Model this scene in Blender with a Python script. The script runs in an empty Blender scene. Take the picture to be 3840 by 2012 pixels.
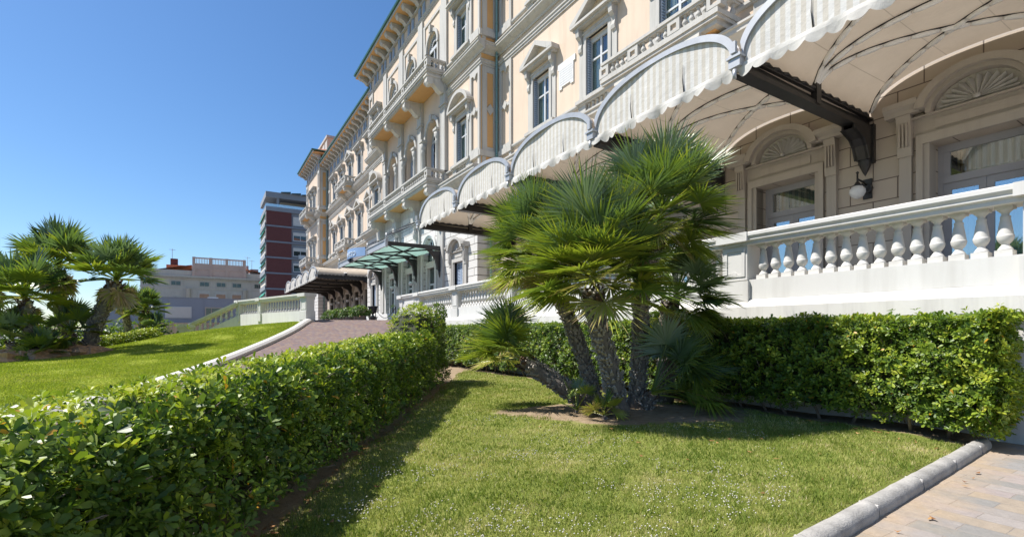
import bpy, math, random
import numpy as np
from mathutils import Vector
R = math.radians
PI = math.pi
random.seed(7)
rng = np.random.default_rng(11)
scene = bpy.context.scene
COL = scene.collection

# ------------------------------------------------------------------ camera, sky, sun, exposure
YAW = math.atan(1145 / 1840)
CS, SN = math.cos(YAW), math.sin(YAW)
CAMZ = 1.25
cam = bpy.data.cameras.new("camera")
cam.lens = 36 * 1840 / 3840
cam.sensor_width = 36
cam.shift_y = 234 / 3840
cam.clip_start = 0.05
cam.clip_end = 3000
cam_o = bpy.data.objects.new("camera", cam)
COL.objects.link(cam_o)
cam_o.location = (0, 0, CAMZ)
cam_o.rotation_euler = (R(90), 0, -YAW)
scene.camera = cam_o

SUN = Vector((-0.55, 0.40, 1.0)).normalized()
world = bpy.data.worlds.new("World")
scene.world = world
world.use_nodes = True
wn = world.node_tree.nodes
wl = world.node_tree.links
wn.clear()
sky = wn.new("ShaderNodeTexSky")
sky.sky_type = 'NISHITA'
sky.sun_disc = False
sky.sun_elevation = math.asin(SUN.z)
sky.sun_rotation = math.atan2(SUN.x, SUN.y)
sky.air_density = 1.0
sky.dust_density = 0.35
sky.ozone_density = 5.5
sky.altitude = 10
bg = wn.new("ShaderNodeBackground")
bg.inputs[1].default_value = 0.085
wo = wn.new("ShaderNodeOutputWorld")
hs = wn.new("ShaderNodeHueSaturation")
hs.inputs["Saturation"].default_value = 1.13
wl.new(sky.outputs[0], hs.inputs["Color"])
wl.new(hs.outputs[0], bg.inputs[0])
wl.new(bg.outputs[0], wo.inputs[0])
sl = bpy.data.lights.new("sun", 'SUN')
sl.energy = 4.6
sl.angle = R(0.53)
sl.color = (1.0, 0.955, 0.89)
so = bpy.data.objects.new("sun", sl)
COL.objects.link(so)
so.rotation_euler = SUN.to_track_quat('Z', 'Y').to_euler()
so.location = (0, 0, 60)
scene.view_settings.view_transform = 'Standard'
scene.view_settings.look = 'None'
scene.view_settings.exposure = 0.86
scene.view_settings.gamma = 1.0
scene.cycles.max_bounces = 8
scene.cycles.diffuse_bounces = 4
scene.cycles.transparent_max_bounces = 8
scene.cycles.use_denoising = True


# ------------------------------------------------------------------ helpers
def W(r, d, z=0.0):
    """ground coordinates right / ahead of the camera -> world"""
    return (d * SN + r * CS, d * CS - r * SN, z)


class MB:
    def __init__(self):
        self.v, self.f, self.m, self.s = [], [], [], []

    def add(self, verts, faces, m=0, smooth=False):
        o = len(self.v)
        self.v += [tuple(p) for p in verts]
        for f in faces:
            self.f.append([i + o for i in f])
            self.m.append(m)
            self.s.append(smooth)

    def box(self, x0, x1, y0, y1, z0, z1, m=0):
        vs = [(x, y, z) for x in (x0, x1) for y in (y0, y1) for z in (z0, z1)]
        self.add(vs, [(0, 1, 3, 2), (4, 6, 7, 5), (0, 4, 5, 1), (2, 3, 7, 6), (0, 2, 6, 4), (1, 5, 7, 3)], m)

    def quad(self, a, b, c, d, m=0):
        self.add([a, b, c, d], [(0, 1, 2, 3)], m)

    def prism(self, poly, axis, a, b, m=0, smooth=False):
        """poly in the two other axes (in x,y,z order), extruded along axis from a to b"""
        def pt(p, t):
            if axis == 0: return (t, p[0], p[1])
            if axis == 1: return (p[0], t, p[1])
            return (p[0], p[1], t)
        n = len(poly)
        o = len(self.v)
        self.add([pt(p, a) for p in poly] + [pt(p, b) for p in poly],
                 [tuple(range(n))[::-1], tuple(range(n, 2 * n))], m)
        for i in range(n):
            j = (i + 1) % n
            self.f.append([o + i, o + j, o + n + j, o + n + i]); self.m.append(m); self.s.append(smooth)

    def ring(self, cy, cz, r0, r1, x0, x1, a0=0, a1=180, n=16, m=0, ky=1.0, kz=1.0):
        """arched band in the y-z plane between radii r0<r1, thick from x0 to x1"""
        vs, fs = [], []
        for i in range(n + 1):
            a = R(a0 + (a1 - a0) * i / n)
            for x in (x0, x1):
                for r in (r0, r1):
                    vs.append((x, cy + ky * r * math.cos(a), cz + kz * r * math.sin(a)))
        for i in range(n):
            p = 4 * i
            q = p + 4
            fs += [(p, q, q + 1, p + 1), (p + 2, p + 3, q + 3, q + 2), (p, p + 2, q + 2, q), (p + 1, q + 1, q + 3, p + 3)]
        fs += [(0, 1, 3, 2), (4 * n, 4 * n + 2, 4 * n + 3, 4 * n + 1)]
        self.add(vs, fs, m)

    def tube(self, pts, r, n=8, m=0, cap=True, smooth=True):
        pts = [Vector(p) for p in pts]
        k = len(pts)
        rs = r if isinstance(r, (list, tuple)) else [r] * k
        vs, fs = [], []
        ref = None
        for i in range(k):
            t = (pts[min(i + 1, k - 1)] - pts[max(i - 1, 0)]).normalized()
            if ref is None:
                ref = t.cross(Vector((0, 0, 1)))
                if ref.length < .05: ref = t.cross(Vector((0, 1, 0)))
            ref = (ref - t * ref.dot(t)).normalized()
            b = t.cross(ref)
            for j in range(n):
                a = 2 * PI * j / n
                vs.append(pts[i] + (ref * math.cos(a) + b * math.sin(a)) * rs[i])
        for i in range(k - 1):
            for j in range(n):
                j2 = (j + 1) % n
                fs.append((i * n + j, i * n + j2, (i + 1) * n + j2, (i + 1) * n + j))
        self.add(vs, fs, m, smooth)
        if cap:
            o = len(self.v) - k * n
            self.f += [list(range(o, o + n))[::-1], list(range(o + (k - 1) * n, o + k * n))]
            self.m += [m, m]; self.s += [False, False]

    def lathe(self, cx, cy, z0, prof, n=14, m=0, smooth=True, sx=1.0):
        vs, fs = [], []
        for (r, z) in prof:
            for j in range(n):
                a = 2 * PI * j / n
                vs.append((cx + r * math.cos(a) * sx, cy + r * math.sin(a) * sx, z0 + z))
        k = len(prof)
        for i in range(k - 1):
            for j in range(n):
                j2 = (j + 1) % n
                fs.append((i * n + j, i * n + j2, (i + 1) * n + j2, (i + 1) * n + j))
        self.add(vs, fs, m, smooth)
        o = len(self.v) - k * n
        self.f += [list(range(o, o + n))[::-1], list(range(o + (k - 1) * n, o + k * n))]
        self.m += [m, m]; self.s += [False, False]

    def wall(self, X, y0, y1, z0, z1, holes=(), depth=.3, m=0, mr=None):
        """wall in the plane x=X looking to -x, with real openings: (ya,yb,za,zb[,'arch'])"""
        mr = m if mr is None else mr
        ys = sorted({y0, y1} | {h[0] for h in holes} | {h[1] for h in holes})
        zs = sorted({z0, z1} | {h[2] for h in holes} | {h[3] for h in holes})
        ys = [y for y in ys if y0 <= y <= y1]
        zs = [z for z in zs if z0 <= z <= z1]
        for i in range(len(ys) - 1):
            run = None
            for j in range(len(zs) - 1):
                cy, cz = (ys[i] + ys[i + 1]) / 2, (zs[j] + zs[j + 1]) / 2
                inside = any(h[0] < cy < h[1] and h[2] < cz < h[3] for h in holes)
                if not inside:
                    if run is None: run = zs[j]
                    end = zs[j + 1]
                if run is not None and (inside or j == len(zs) - 2):
                    self.quad((X, ys[i], run), (X, ys[i], end), (X, ys[i + 1], end), (X, ys[i + 1], run), m)
                    run = None
        for h in holes:
            ya, yb, za, zb = h[:4]
            X2 = X + depth
            if len(h) > 4:
                r = (yb - ya) / 2
                zc, yc = zb - r, (ya + yb) / 2
                n = 16
                for i in range(n):
                    a, b = PI * i / n, PI * (i + 1) / n
                    p = (yc + r * math.cos(a), zc + r * math.sin(a))
                    q = (yc + r * math.cos(b), zc + r * math.sin(b))
                    self.quad((X, p[0], p[1]), (X, p[0], zb), (X, q[0], zb), (X, q[0], q[1]), m)
                    self.quad((X, p[0], p[1]), (X, q[0], q[1]), (X2, q[0], q[1]), (X2, p[0], p[1]), mr)
                zt = zc
            else:
                zt = zb
                self.quad((X, ya, zb), (X, yb, zb), (X2, yb, zb), (X2, ya, zb), mr)
            self.quad((X, ya, za), (X, ya, zt), (X2, ya, zt), (X2, ya, za), mr)
            self.quad((X, yb, za), (X, yb, zt), (X2, yb, zt), (X2, yb, za), mr)
            self.quad((X, ya, za), (X, yb, za), (X2, yb, za), (X2, ya, za), mr)

    def mesh(self, name, mats):
        me = bpy.data.meshes.new(name)
        me.from_pydata(self.v, [], self.f)
        for mt in mats: me.materials.append(mt)
        if len(self.f):
            me.polygons.foreach_set("material_index", self.m)
            me.polygons.foreach_set("use_smooth", self.s)
        me.update()
        return me


WLOC = {}


def tag(o, label=None, cat=None, group=None, kind=None):
    if label: o["label"] = label
    if cat: o["category"] = cat
    if group: o["group"] = group
    if kind: o["kind"] = kind
    return o


def place(o, parent=None, loc=(0, 0, 0)):
    COL.objects.link(o)
    loc = Vector(loc)
    WLOC[o.name] = loc.copy()
    if parent:
        o.parent = parent
        o.location = loc - WLOC[parent.name]
    else:
        o.location = loc
    return o


def obj(name, mb, mats, parent=None, loc=(0, 0, 0)):
    if not isinstance(mats, (list, tuple)): mats = [mats]
    me = mb.mesh(name, mats) if isinstance(mb, MB) else mb
    return place(bpy.data.objects.new(name, me), parent, loc)


def thing(name, label, cat, loc=(0, 0, 0), group=None):
    o = bpy.data.objects.new(name, None)
    o.empty_display_size = .3
    place(o, None, loc)
    return tag(o, label, cat, group)


def copy_tree(o, parent=None, loc=None, off=None):
    """copy of a part or thing with its children; loc/off in world space"""
    c = o.copy()
    base = WLOC[o.name]
    new = Vector(loc) if loc is not None else base + Vector(off)
    place(c, parent, new)
    for ch in list(o.children):
        copy_tree(ch, c, None, new - base)
    return c


def npmesh(name, verts, faces, mats, attrs=None, smooth=False, mi=None):
    """fast mesh from numpy arrays; faces (n,k) all of one size"""
    me = bpy.data.meshes.new(name)
    n, k = faces.shape
    me.vertices.add(len(verts)); me.loops.add(n * k); me.polygons.add(n)
    me.vertices.foreach_set("co", np.ascontiguousarray(verts, dtype=np.float32).ravel())
    me.loops.foreach_set("vertex_index", np.ascontiguousarray(faces, dtype=np.int32).ravel())
    me.polygons.foreach_set("loop_start", np.arange(0, n * k, k, dtype=np.int32))
    me.polygons.foreach_set("loop_total", np.full(n, k, dtype=np.int32))
    if smooth: me.polygons.foreach_set("use_smooth", np.ones(n, dtype=bool))
    for mt in mats: me.materials.append(mt)
    if mi is not None: me.polygons.foreach_set("material_index", np.asarray(mi, dtype=np.int32))
    for an, av in (attrs or {}).items():
        at = me.attributes.new(an, 'FLOAT', 'POINT')
        at.data.foreach_set("value", np.asarray(av, dtype=np.float32))
    me.update(calc_edges=True)
    return me


# ------------------------------------------------------------------ materials
def new_mat(name):
    m = bpy.data.materials.new(name)
    m.use_nodes = True
    nt = m.node_tree
    b = nt.nodes["Principled BSDF"]
    return m, nt, b


def N(nt, t, **kw):
    n = nt.nodes.new(t)
    for k, v in kw.items(): setattr(n, k, v)
    return n


def mix(nt, fac, a, b, blend='MIX'):
    n = N(nt, "ShaderNodeMix", data_type='RGBA', blend_type=blend)
    for s, v in ((n.inputs[0], fac), (n.inputs[6], a), (n.inputs[7], b)):
        if hasattr(v, "links"): nt.links.new(v, s)
        elif isinstance(v, (tuple, list)): s.default_value = (*v[:3], 1)
        else: s.default_value = v
    return n.outputs[2]


def ramp(nt, fac, stops, interp='LINEAR'):
    n = N(nt, "ShaderNodeValToRGB")
    n.color_ramp.interpolation = interp
    e = n.color_ramp.elements
    while len(e) < len(stops): e.new(.5)
    for i, (p, c) in enumerate(stops):
        e[i].position = p
        e[i].color = (*c, 1) if isinstance(c, (tuple, list)) else (c, c, c, 1)
    nt.links.new(fac, n.inputs[0])
    return n.outputs[0]


def pos(nt):
    return N(nt, "ShaderNodeNewGeometry").outputs["Position"]


def noise(nt, vec, scale, detail=4, rough=.55):
    n = N(nt, "ShaderNodeTexNoise")
    n.inputs["Scale"].default_value = scale
    n.inputs["Detail"].default_value = detail
    n.inputs["Roughness"].default_value = rough
    nt.links.new(vec, n.inputs["Vector"])
    return n.outputs[0]


def swiz(nt, vec, order):
    s = N(nt, "ShaderNodeSeparateXYZ")
    nt.links.new(vec, s.inputs[0])
    c = N(nt, "ShaderNodeCombineXYZ")
    for i, k in enumerate(order):
        if k is not None: nt.links.new(s.outputs[k], c.inputs[i])
    return c.outputs[0]


def bump(nt, b, h, strength=.3, dist=.02):
    n = N(nt, "ShaderNodeBump")
    n.inputs["Strength"].default_value = strength
    n.inputs["Distance"].default_value = dist
    nt.links.new(h, n.inputs["Height"])
    nt.links.new(n.outputs[0], b.inputs["Normal"])


def plain(name, col, rough=.6, metal=0.0, var=.12, scale=3.0, bmp=0.0, bscale=60, spec=None):
    m, nt, b = new_mat(name)
    p = pos(nt)
    f = noise(nt, p, scale, 6, .6)
    fine = noise(nt, p, scale * 9, 3, .6)
    lo = tuple(c * (1 - var) for c in col)
    hi = tuple(min(1, c * (1 + var * .7)) for c in col)
    c1 = ramp(nt, f, [(.3, lo), (.7, hi)])
    c2 = mix(nt, .25, c1, ramp(nt, fine, [(.3, lo), (.7, hi)]))
    nt.links.new(c2, b.inputs["Base Color"])
    b.inputs["Roughness"].default_value = rough
    b.inputs["Metallic"].default_value = metal
    if spec is not None: b.inputs["Specular IOR Level"].default_value = spec
    if bmp: bump(nt, b, noise(nt, p, bscale, 3), bmp, .01)
    return m


def streaked(name, col, dirt, amt=.35, rough=.75, bmp=.08):
    """plaster with faint vertical rain streaks and blotches"""
    m, nt, b = new_mat(name)
    p = pos(nt)
    mp = N(nt, "ShaderNodeMapping")
    mp.inputs["Scale"].default_value = (2.5, 2.5, .22)
    nt.links.new(p, mp.inputs[0])
    s = noise(nt, mp.outputs[0], 1.6, 6, .65)
    f = noise(nt, p, .7, 5, .6)
    mm = N(nt, "ShaderNodeMath", operation='MULTIPLY')
    nt.links.new(ramp(nt, s, [(.48, 0.0), (.75, 1.0)]), mm.inputs[0])
    mm.inputs[1].default_value = amt
    c = mix(nt, mm.outputs[0], ramp(nt, f, [(.3, tuple(x * .94 for x in col)), (.7, tuple(min(1, x * 1.04) for x in col))]), dirt)
    nt.links.new(c, b.inputs["Base Color"])
    b.inputs["Roughness"].default_value = rough
    b.inputs["Specular IOR Level"].default_value = .3
    bump(nt, b, noise(nt, p, 45, 4), bmp, .01)
    return m


def blocks(name, col, joint, order, bw=.95, bh=.47, mortar=.012, deep=.6, tint=.06):
    """ashlar: big stone blocks with sunk joints"""
    m, nt, b = new_mat(name)
    p = pos(nt)
    v = swiz(nt, p, order)
    t = N(nt, "ShaderNodeTexBrick")
    t.inputs["Scale"].default_value = 1
    t.inputs["Mortar Size"].default_value = mortar
    t.inputs["Mortar Smooth"].default_value = .15
    t.inputs["Brick Width"].default_value = bw
    t.inputs["Row Height"].default_value = bh
    t.inputs["Color1"].default_value = (*[c * (1 - tint) for c in col], 1)
    t.inputs["Color2"].default_value = (*[min(1, c * (1 + tint)) for c in col], 1)
    t.inputs["Mortar"].default_value = (*joint, 1)
    nt.links.new(v, t.inputs["Vector"])
    f = noise(nt, p, 1.3, 6, .65)
    c = mix(nt, .5, t.outputs[0], ramp(nt, f, [(.3, .8), (.75, 1.0)]), 'MULTIPLY')
    nt.links.new(c, b.inputs["Base Color"])
    b.inputs["Roughness"].default_value = .8
    inv = N(nt, "ShaderNodeMath", operation='SUBTRACT')
    inv.inputs[0].default_value = 1
    nt.links.new(t.outputs[1], inv.inputs[1])
    bump(nt, b, inv.outputs[0], deep, .03)
    return m


def leafmat(name, stops, rough=.35, trans=.3, spec=.5):
    m, nt, b = new_mat(name)
    a = N(nt, "ShaderNodeAttribute", attribute_name="tint")
    c = ramp(nt, a.outputs["Fac"], stops)
    nt.links.new(c, b.inputs["Base Color"])
    b.inputs["Roughness"].default_value = rough
    b.inputs["Specular IOR Level"].default_value = spec
    tr = N(nt, "ShaderNodeBsdfTranslucent")
    nt.links.new(mix(nt, .5, c, (1.3, 1.4, .4), 'MULTIPLY'), tr.inputs[0])
    ms = N(nt, "ShaderNodeMixShader")
    ms.inputs[0].default_value = trans
    nt.links.new(b.outputs[0], ms.inputs[1])
    nt.links.new(tr.outputs[0], ms.inputs[2])
    nt.links.new(ms.outputs[0], nt.nodes["Material Output"].inputs[0])
    return m


def fabric(name, c1, c2, period=0.0, trans=.25, seam=0.0):
    m, nt, b = new_mat(name)
    p = pos(nt)
    if period:
        s = N(nt, "ShaderNodeSeparateXYZ")
        nt.links.new(p, s.inputs[0])
        d = N(nt, "ShaderNodeMath", operation='DIVIDE'); nt.links.new(s.outputs[1], d.inputs[0]); d.inputs[1].default_value = period
        fr = N(nt, "ShaderNodeMath", operation='FRACT'); nt.links.new(d.outputs[0], fr.inputs[0])
        c = ramp(nt, fr.outputs[0], [(0, c1), (.47, c1), (.5, c2), (.97, c2), (1, c1)])
    else:
        c = ramp(nt, noise(nt, p, 1.2, 5), [(.3, c1), (.7, c2)])
    c = mix(nt, .35, c, ramp(nt, noise(nt, p, 2.2, 6, .7), [(.3, .82), (.65, 1.0)]), 'MULTIPLY')
    if seam:
        s = N(nt, "ShaderNodeSeparateXYZ"); nt.links.new(p, s.inputs[0])
        d = N(nt, "ShaderNodeMath", operation='DIVIDE'); nt.links.new(s.outputs[1], d.inputs[0]); d.inputs[1].default_value = seam
        fr = N(nt, "ShaderNodeMath", operation='FRACT'); nt.links.new(d.outputs[0], fr.inputs[0])
        c = mix(nt, 1.0, c, ramp(nt, fr.outputs[0], [(0, .72), (.012, .72), (.02, 1.0), (1, 1.0)]), 'MULTIPLY')
    nt.links.new(c, b.inputs["Base Color"])
    b.inputs["Roughness"].default_value = .85
    b.inputs["Specular IOR Level"].default_value = .15
    bump(nt, b, noise(nt, p, 2.4, 6, .65), .55, .06)
    tr = N(nt, "ShaderNodeBsdfTranslucent")
    nt.links.new(c, tr.inputs[0])
    ms = N(nt, "ShaderNodeMixShader"); ms.inputs[0].default_value = trans
    nt.links.new(b.outputs[0], ms.inputs[1]); nt.links.new(tr.outputs[0], ms.inputs[2])
    nt.links.new(ms.outputs[0], nt.nodes["Material Output"].inputs[0])
    return m


def glass(name, tint, alpha=.5, rough=.03):
    m, nt, b = new_mat(name)
    b.inputs["Base Color"].default_value = (*tint, 1)
    b.inputs["Roughness"].default_value = rough
    b.inputs["Specular IOR Level"].default_value = .9
    if alpha < 1:
        tr = N(nt, "ShaderNodeBsdfTransparent")
        tr.inputs[0].default_value = (.92, .96, .95, 1)
        gl = N(nt, "ShaderNodeBsdfGlossy")
        gl.inputs["Color"].default_value = (.9, .95, .97, 1); gl.inputs["Roughness"].default_value = rough
        ms = N(nt, "ShaderNodeMixShader"); ms.inputs[0].default_value = alpha
        nt.links.new(tr.outputs[0], ms.inputs[1]); nt.links.new(gl.outputs[0], ms.inputs[2])
        nt.links.new(ms.outputs[0], nt.nodes["Material Output"].inputs[0])
    return m


PEACH = streaked("peach_plaster", (.62, .495, .385), (.44, .33, .235), .45)
ORANGE = streaked("orange_plaster", (.62, .36, .15), (.45, .25, .11), .35)
STONE = streaked("grey_stone", (.46, .445, .415), (.25, .24, .22), .6)
DOORST = streaked("door_stone", (.41, .365, .315), (.27, .24, .205), .35)
WHITE = streaked("white_render", (.61, .60, .57), (.38, .36, .325), .35, .7, .08)
WHITE2 = streaked("white_balustrade", (.60, .585, .55), (.36, .34, .30), .4, .6, .06)
BLK_F = blocks("ashlar_front", (.47, .405, .335), (.15, .12, .10), (1, 2, None))
BLK_S = blocks("ashlar_return", (.47, .405, .335), (.15, .12, .10), (0, 2, None))
RUS_F = blocks("white_ashlar_front", (.60, .585, .555), (.19, .175, .16), (1, 2, None), 1.5, .42, .022, .9, .03)
RUS_S = blocks("white_ashlar_return", (.60, .585, .555), (.19, .175, .16), (0, 2, None), 1.5, .42, .022, .9, .03)
IRON = plain("dark_iron", (.032, .031, .032), .42, .3, .3, 6)
LEAD = plain("grey_painted_steel", (.40, .41, .43), .45, .3, .15, 4)
GREENM = plain("green_copper", (.035, .12, .085), .45, .2, .25, 3)
PIPE = plain("green_grey_pipe", (.16, .27, .26), .45, .1, .2, 2)
FRAMEW = plain("white_window_paint", (.55, .56, .57), .4, 0, .05)
FRAMEG = plain("grey_door_paint", (.30, .29, .30), .45, 0, .06)
SHUT = plain("blue_grey_shutter", (.30, .37, .48), .5, 0, .1)
SHUTD = plain("slate_shutter", (.17, .20, .25), .5, 0, .1)
PANE = glass("window_glass", (.03, .05, .05), 1.0)
PANEW = glass("clear_window_glass", (.03, .05, .05), .12, .02)
DRAPE = fabric("pale_drape", (.34, .37, .31), (.22, .27, .22), .21, .2)
PANEC = glass("door_glass", (.03, .04, .045), .34, .02)
DARK = plain("dark_interior", (.02, .02, .022), .9)  # near-black sheets behind the windows, darkness of unlit rooms put into colour
CANVAS = fabric("awning_canvas", (.52, .445, .355), (.57, .49, .395), 0, .17, .97)
STRIPE = fabric("striped_canvas", (.64, .63, .605), (.55, .515, .455), .17, .15)
VALANCE = fabric("white_valance", (.66, .65, .62), (.58, .56, .52), 0, .3)
SLEEVE = plain("white_sleeve", (.90, .89, .87), .6, 0, .06)
GLOBE = plain("frosted_globe", (.66, .66, .65), .25, 0, .03)
CURT = fabric("striped_curtain", (.50, .52, .42), (.16, .27, .22), .16, .2)
SKYB = fabric("sky_reflection_blue", (.16, .50, .78), (.22, .58, .82), 0, .3)  # blue stands in for the sky mirrored in the lower door panes
CURTO = fabric("amber_curtain", (.55, .30, .08), (.45, .36, .20), .12, .2)
GREENG = fabric("green_canopy_glass", (.56, .72, .68), (.62, .77, .72), 0, .62)

# ------------------------------------------------------------------ the hotel
XW, XG, XP, XPG = 13.35, 13.1, 12.33, 12.1       # wall planes: wing upper / ground, pavilion upper / ground
PZ, TZ = 1.75, 2.0                               # forecourt level, terrace level
PV0, PV1, PVC = 22.9, 43.7, 33.3
EP0, EP1 = 66.4, 76.0
RW, LW, BAY = 11.15, 54.9, 3.88                  # wing centres, bay width
hotel = thing("hotel", "long grand hotel with peach upper walls, grey stone trim and green-edged eaves", "hotel", (13.2, 33.3, PZ))

BAL_PROF = [(.075, 0), (.075, .05), (.06, .07), (.045, .10), (.09, .2), (.098, .26), (.085, .34), (.05, .47), (.055, .49), (.05, .51),
            (.04, .56), (.07, .60), (.075, .66)]


def baluster_mesh(name, h, k=1.0, n=8, mat=None):
    mb = MB()
    mb.lathe(0, 0, 0, [(r * k, z * h / .66) for r, z in BAL_PROF], n)
    return mb.mesh(name, [mat or STONE])


BAL_S = baluster_mesh("small_baluster", .56, .95)
BAL_M = baluster_mesh("balcony_baluster", .62, 1.05, 10)


def console(mb, y, w, top, h, d, m=0):
    """S-shaped bracket seen from the side"""
    mb.prism([(0, top), (-d, top), (-d, top - .1 * h), (-d * .92, top - .3 * h), (-d * .5, top - .42 * h), (-d * .38, top - .6 * h),
              (-d * .5, top - .78 * h), (-d * .42, top - .92 * h), (-d * .15, top - h), (0, top - h)], 1, y - w / 2, y + w / 2, m)


def pediment(mb, hw, z, kind, d=.42):
    mb.box(-d, 0, -hw, hw, z, z + .1)
    mb.box(-d * .7, 0, -hw + .08, hw - .08, z - .1, z)
    if kind == 'tri':
        H = .82
        for s in (-1, 1):
            mb.prism([(s * hw, z + .1), (s * (hw - .34), z + .1), (0, z + H - .12), (0, z + H + .1), (s * hw, z + .2)], 0, -d - .004, 0)
        mb.prism([(-hw + .3, z + .1), (hw - .3, z + .1), (0, z + H - .1)], 0, -.06, 0, 1)
    elif kind == 'arc':
        r = hw * 1.12
        a0 = math.degrees(math.acos(hw / r))
        cz = z + .1 - r * math.sin(R(a0))
        mb.ring(0, cz, r - .17, r + .02, -d - .004, 0, a0, 180 - a0, 18)
        pts = [(r * .93 * math.cos(R(a0 + (180 - 2 * a0) * i / 14)), cz + r * .93 * math.sin(R(a0 + (180 - 2 * a0) * i / 14))) for i in range(15)]
        mb.prism(pts, 0, -.06, 0, 1)
    else:
        mb.box(-d - .06, 0, -hw - .05, hw + .05, z + .1, z + .2)


def window_proto(w, h, hood, low=True):
    """surround with hood, its sashes, pane, shutter and balusters; origin: wall plane, centre, sill"""
    mb = MB()
    a = w / 2
    for s in (-1, 1):
        y0, y1 = sorted((s * a, s * (a + .17)))
        mb.box(-.09, .1, y0, y1, 0, h)
        y0, y1 = sorted((s * (a + .17), s * (a + .46)))
        mb.box(-.05, 0, y0, y1, 0, h + .42)
        console(mb, s * (a + .33), .2, h + .42, .95, .3)
    mb.box(-.092, .1, -a - .17, a + .17, h, h + .17)
    mb.box(-.13, 0, -a - .22, a + .22, h + .17, h + .22)
    mb.box(-.05, 0, -a - .17, a + .17, h + .22, h + .42, 1)
    pediment(mb, a + .66, h + .52, hood)
    mb.box(-.26, .3, -a - .5, a + .5, -.15, 0)
    mb.box(-.18, 0, -a - .44, a + .44, -.22, -.15)
    if low:
        for s in (-1, 1):
            y0, y1 = sorted((s * (a - .02), s * (a + .44)))
            mb.box(-.12, 0, y0, y1, -.88, -.22)
        mb.box(-.1, 0, -a, a, -.88, -.80)
    win = obj("window", mb, [STONE, PEACH], hotel, (0, 0, 0))
    fr = MB()
    x0, x1 = .16, .22
    for s in (-1, 1):
        y0, y1 = sorted((s * a, s * (a - .08)))
        fr.box(x0, x1, y0, y1, 0, h)
    fr.box(x0, x1, -a + .08, a - .08, 0, .1)
    fr.box(x0 - .02, x1, -a + .08, a - .08, h - .2, h)
    fr.box(x0 + .003, x1, -.05, .05, .1, h - .2)
    fr.box(x0 + .006, x1, -a + .08, -.05, h * .62, h * .62 + .07)
    fr.box(x0 + .006, x1, .05, a - .08, h * .62, h * .62 + .07)
    obj("sash_frame", fr, FRAMEW, win)
    pn = MB()
    pn.box(.2, .212, -a + .02, a - .02, .02, h - .05)
    obj("pane", pn, PANEW, win)
    cu = MB()
    for s in (-1, 1):
        n = 14
        for i in range(n):
            u, v = s * (a - .04 - (a * .62) * i / n), s * (a - .04 - (a * .62) * (i + 1) / n)
            cu.quad((.28 + .02 * math.sin(i * 2.2), u, .05), (.28 + .02 * math.sin(i * 2.2 + 2.2), v, .05), (.28 + .02 * math.sin(i * 2.2 + 2.2), v, h - .1), (.28 + .02 * math.sin(i * 2.2), u, h - .1))
    obj("curtain", cu, DRAPE, win)
    for s in (-1, 1):
        sh = MB()
        y0, y1 = sorted((s * (a - .003), s * (a - .06)))
        sh.box(-.02, .15, y0, y1, .02, h - .1)
        for i in range(int(h / .1)):
            y0, y1 = sorted((s * (a - .06), s * (a - .075)))
            sh.box(-.01, .14, y0, y1, .06 + i * .1, .11 + i * .1, 1)
        obj("shutter", sh, [SHUTD, SHUT], win)
    if low:
        for i in range(5):
            obj("baluster", BAL_S, None or STONE, win, (-.02, (i - 2) * w / 5.2, -.80))
    return win


W1 = window_proto(1.3, 2.5, 'tri')
W2 = window_proto(1.25, 2.3, 'flat')
W2T = window_proto(1.25, 2.3, 'tri', False)
W1A = window_proto(1.3, 2.5, 'arc')
WD = window_proto(1.35, 3.1, 'tri', False)
WDF = window_proto(1.3, 2.75, 'flat', False)
USED = {}


def put_window(proto, X, y, z):
    if proto.name not in USED:
        USED[proto.name] = 1
        old = WLOC[proto.name]
        proto.location = Vector((X, y, z)) - WLOC[hotel.name]
        d = Vector((X, y, z)) - old
        WLOC[proto.name] = Vector((X, y, z))
        for c in proto.children: WLOC[c.name] = WLOC[c.name] + d
        return proto
    return copy_tree(proto, hotel, (X, y, z))


def prof(mb, kind, X, y0, y1, z, s=1.0, m=0):
    """moulding running along the front"""
    P = {'cornice': [(0.002, 0), (-.06, 0), (-.1, .1), (-.28, .2), (-.34, .26), (-.4, .3), (-.4, .4), (-.44, .42), (-.44, .47), (0.002, .5)],
         'band': [(0.002, 0), (-.05, 0), (-.05, .1), (-.09, .1), (-.09, .2), (-.13, .22), (-.13, .28), (0.002, .3)],
         'sill': [(0.002, 0), (-.08, .0), (-.12, .06), (-.12, .14), (0.002, .16)]}[kind]
    mb.prism([(X + x * s, z + q * s) for x, q in P], 1, y0, y1, m)


def prof_side(mb, kind, Y, x0, x1, z, s=1.0, m=0):
    P = {'cornice': [(0.002, 0), (-.06, 0), (-.1, .1), (-.28, .2), (-.34, .26), (-.4, .3), (-.4, .4), (-.44, .42), (-.44, .47), (0.002, .5)],
         'band': [(0.002, 0), (-.05, 0), (-.05, .1), (-.09, .1), (-.09, .2), (-.13, .22), (-.13, .28), (0.002, .3)],
         'sill': [(0.002, 0), (-.08, .0), (-.12, .06), (-.12, .14), (0.002, .16)]}[kind]
    mb.prism([(Y + x * s, z + q * s) for x, q in P], 0, x0, x1, m)


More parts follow.
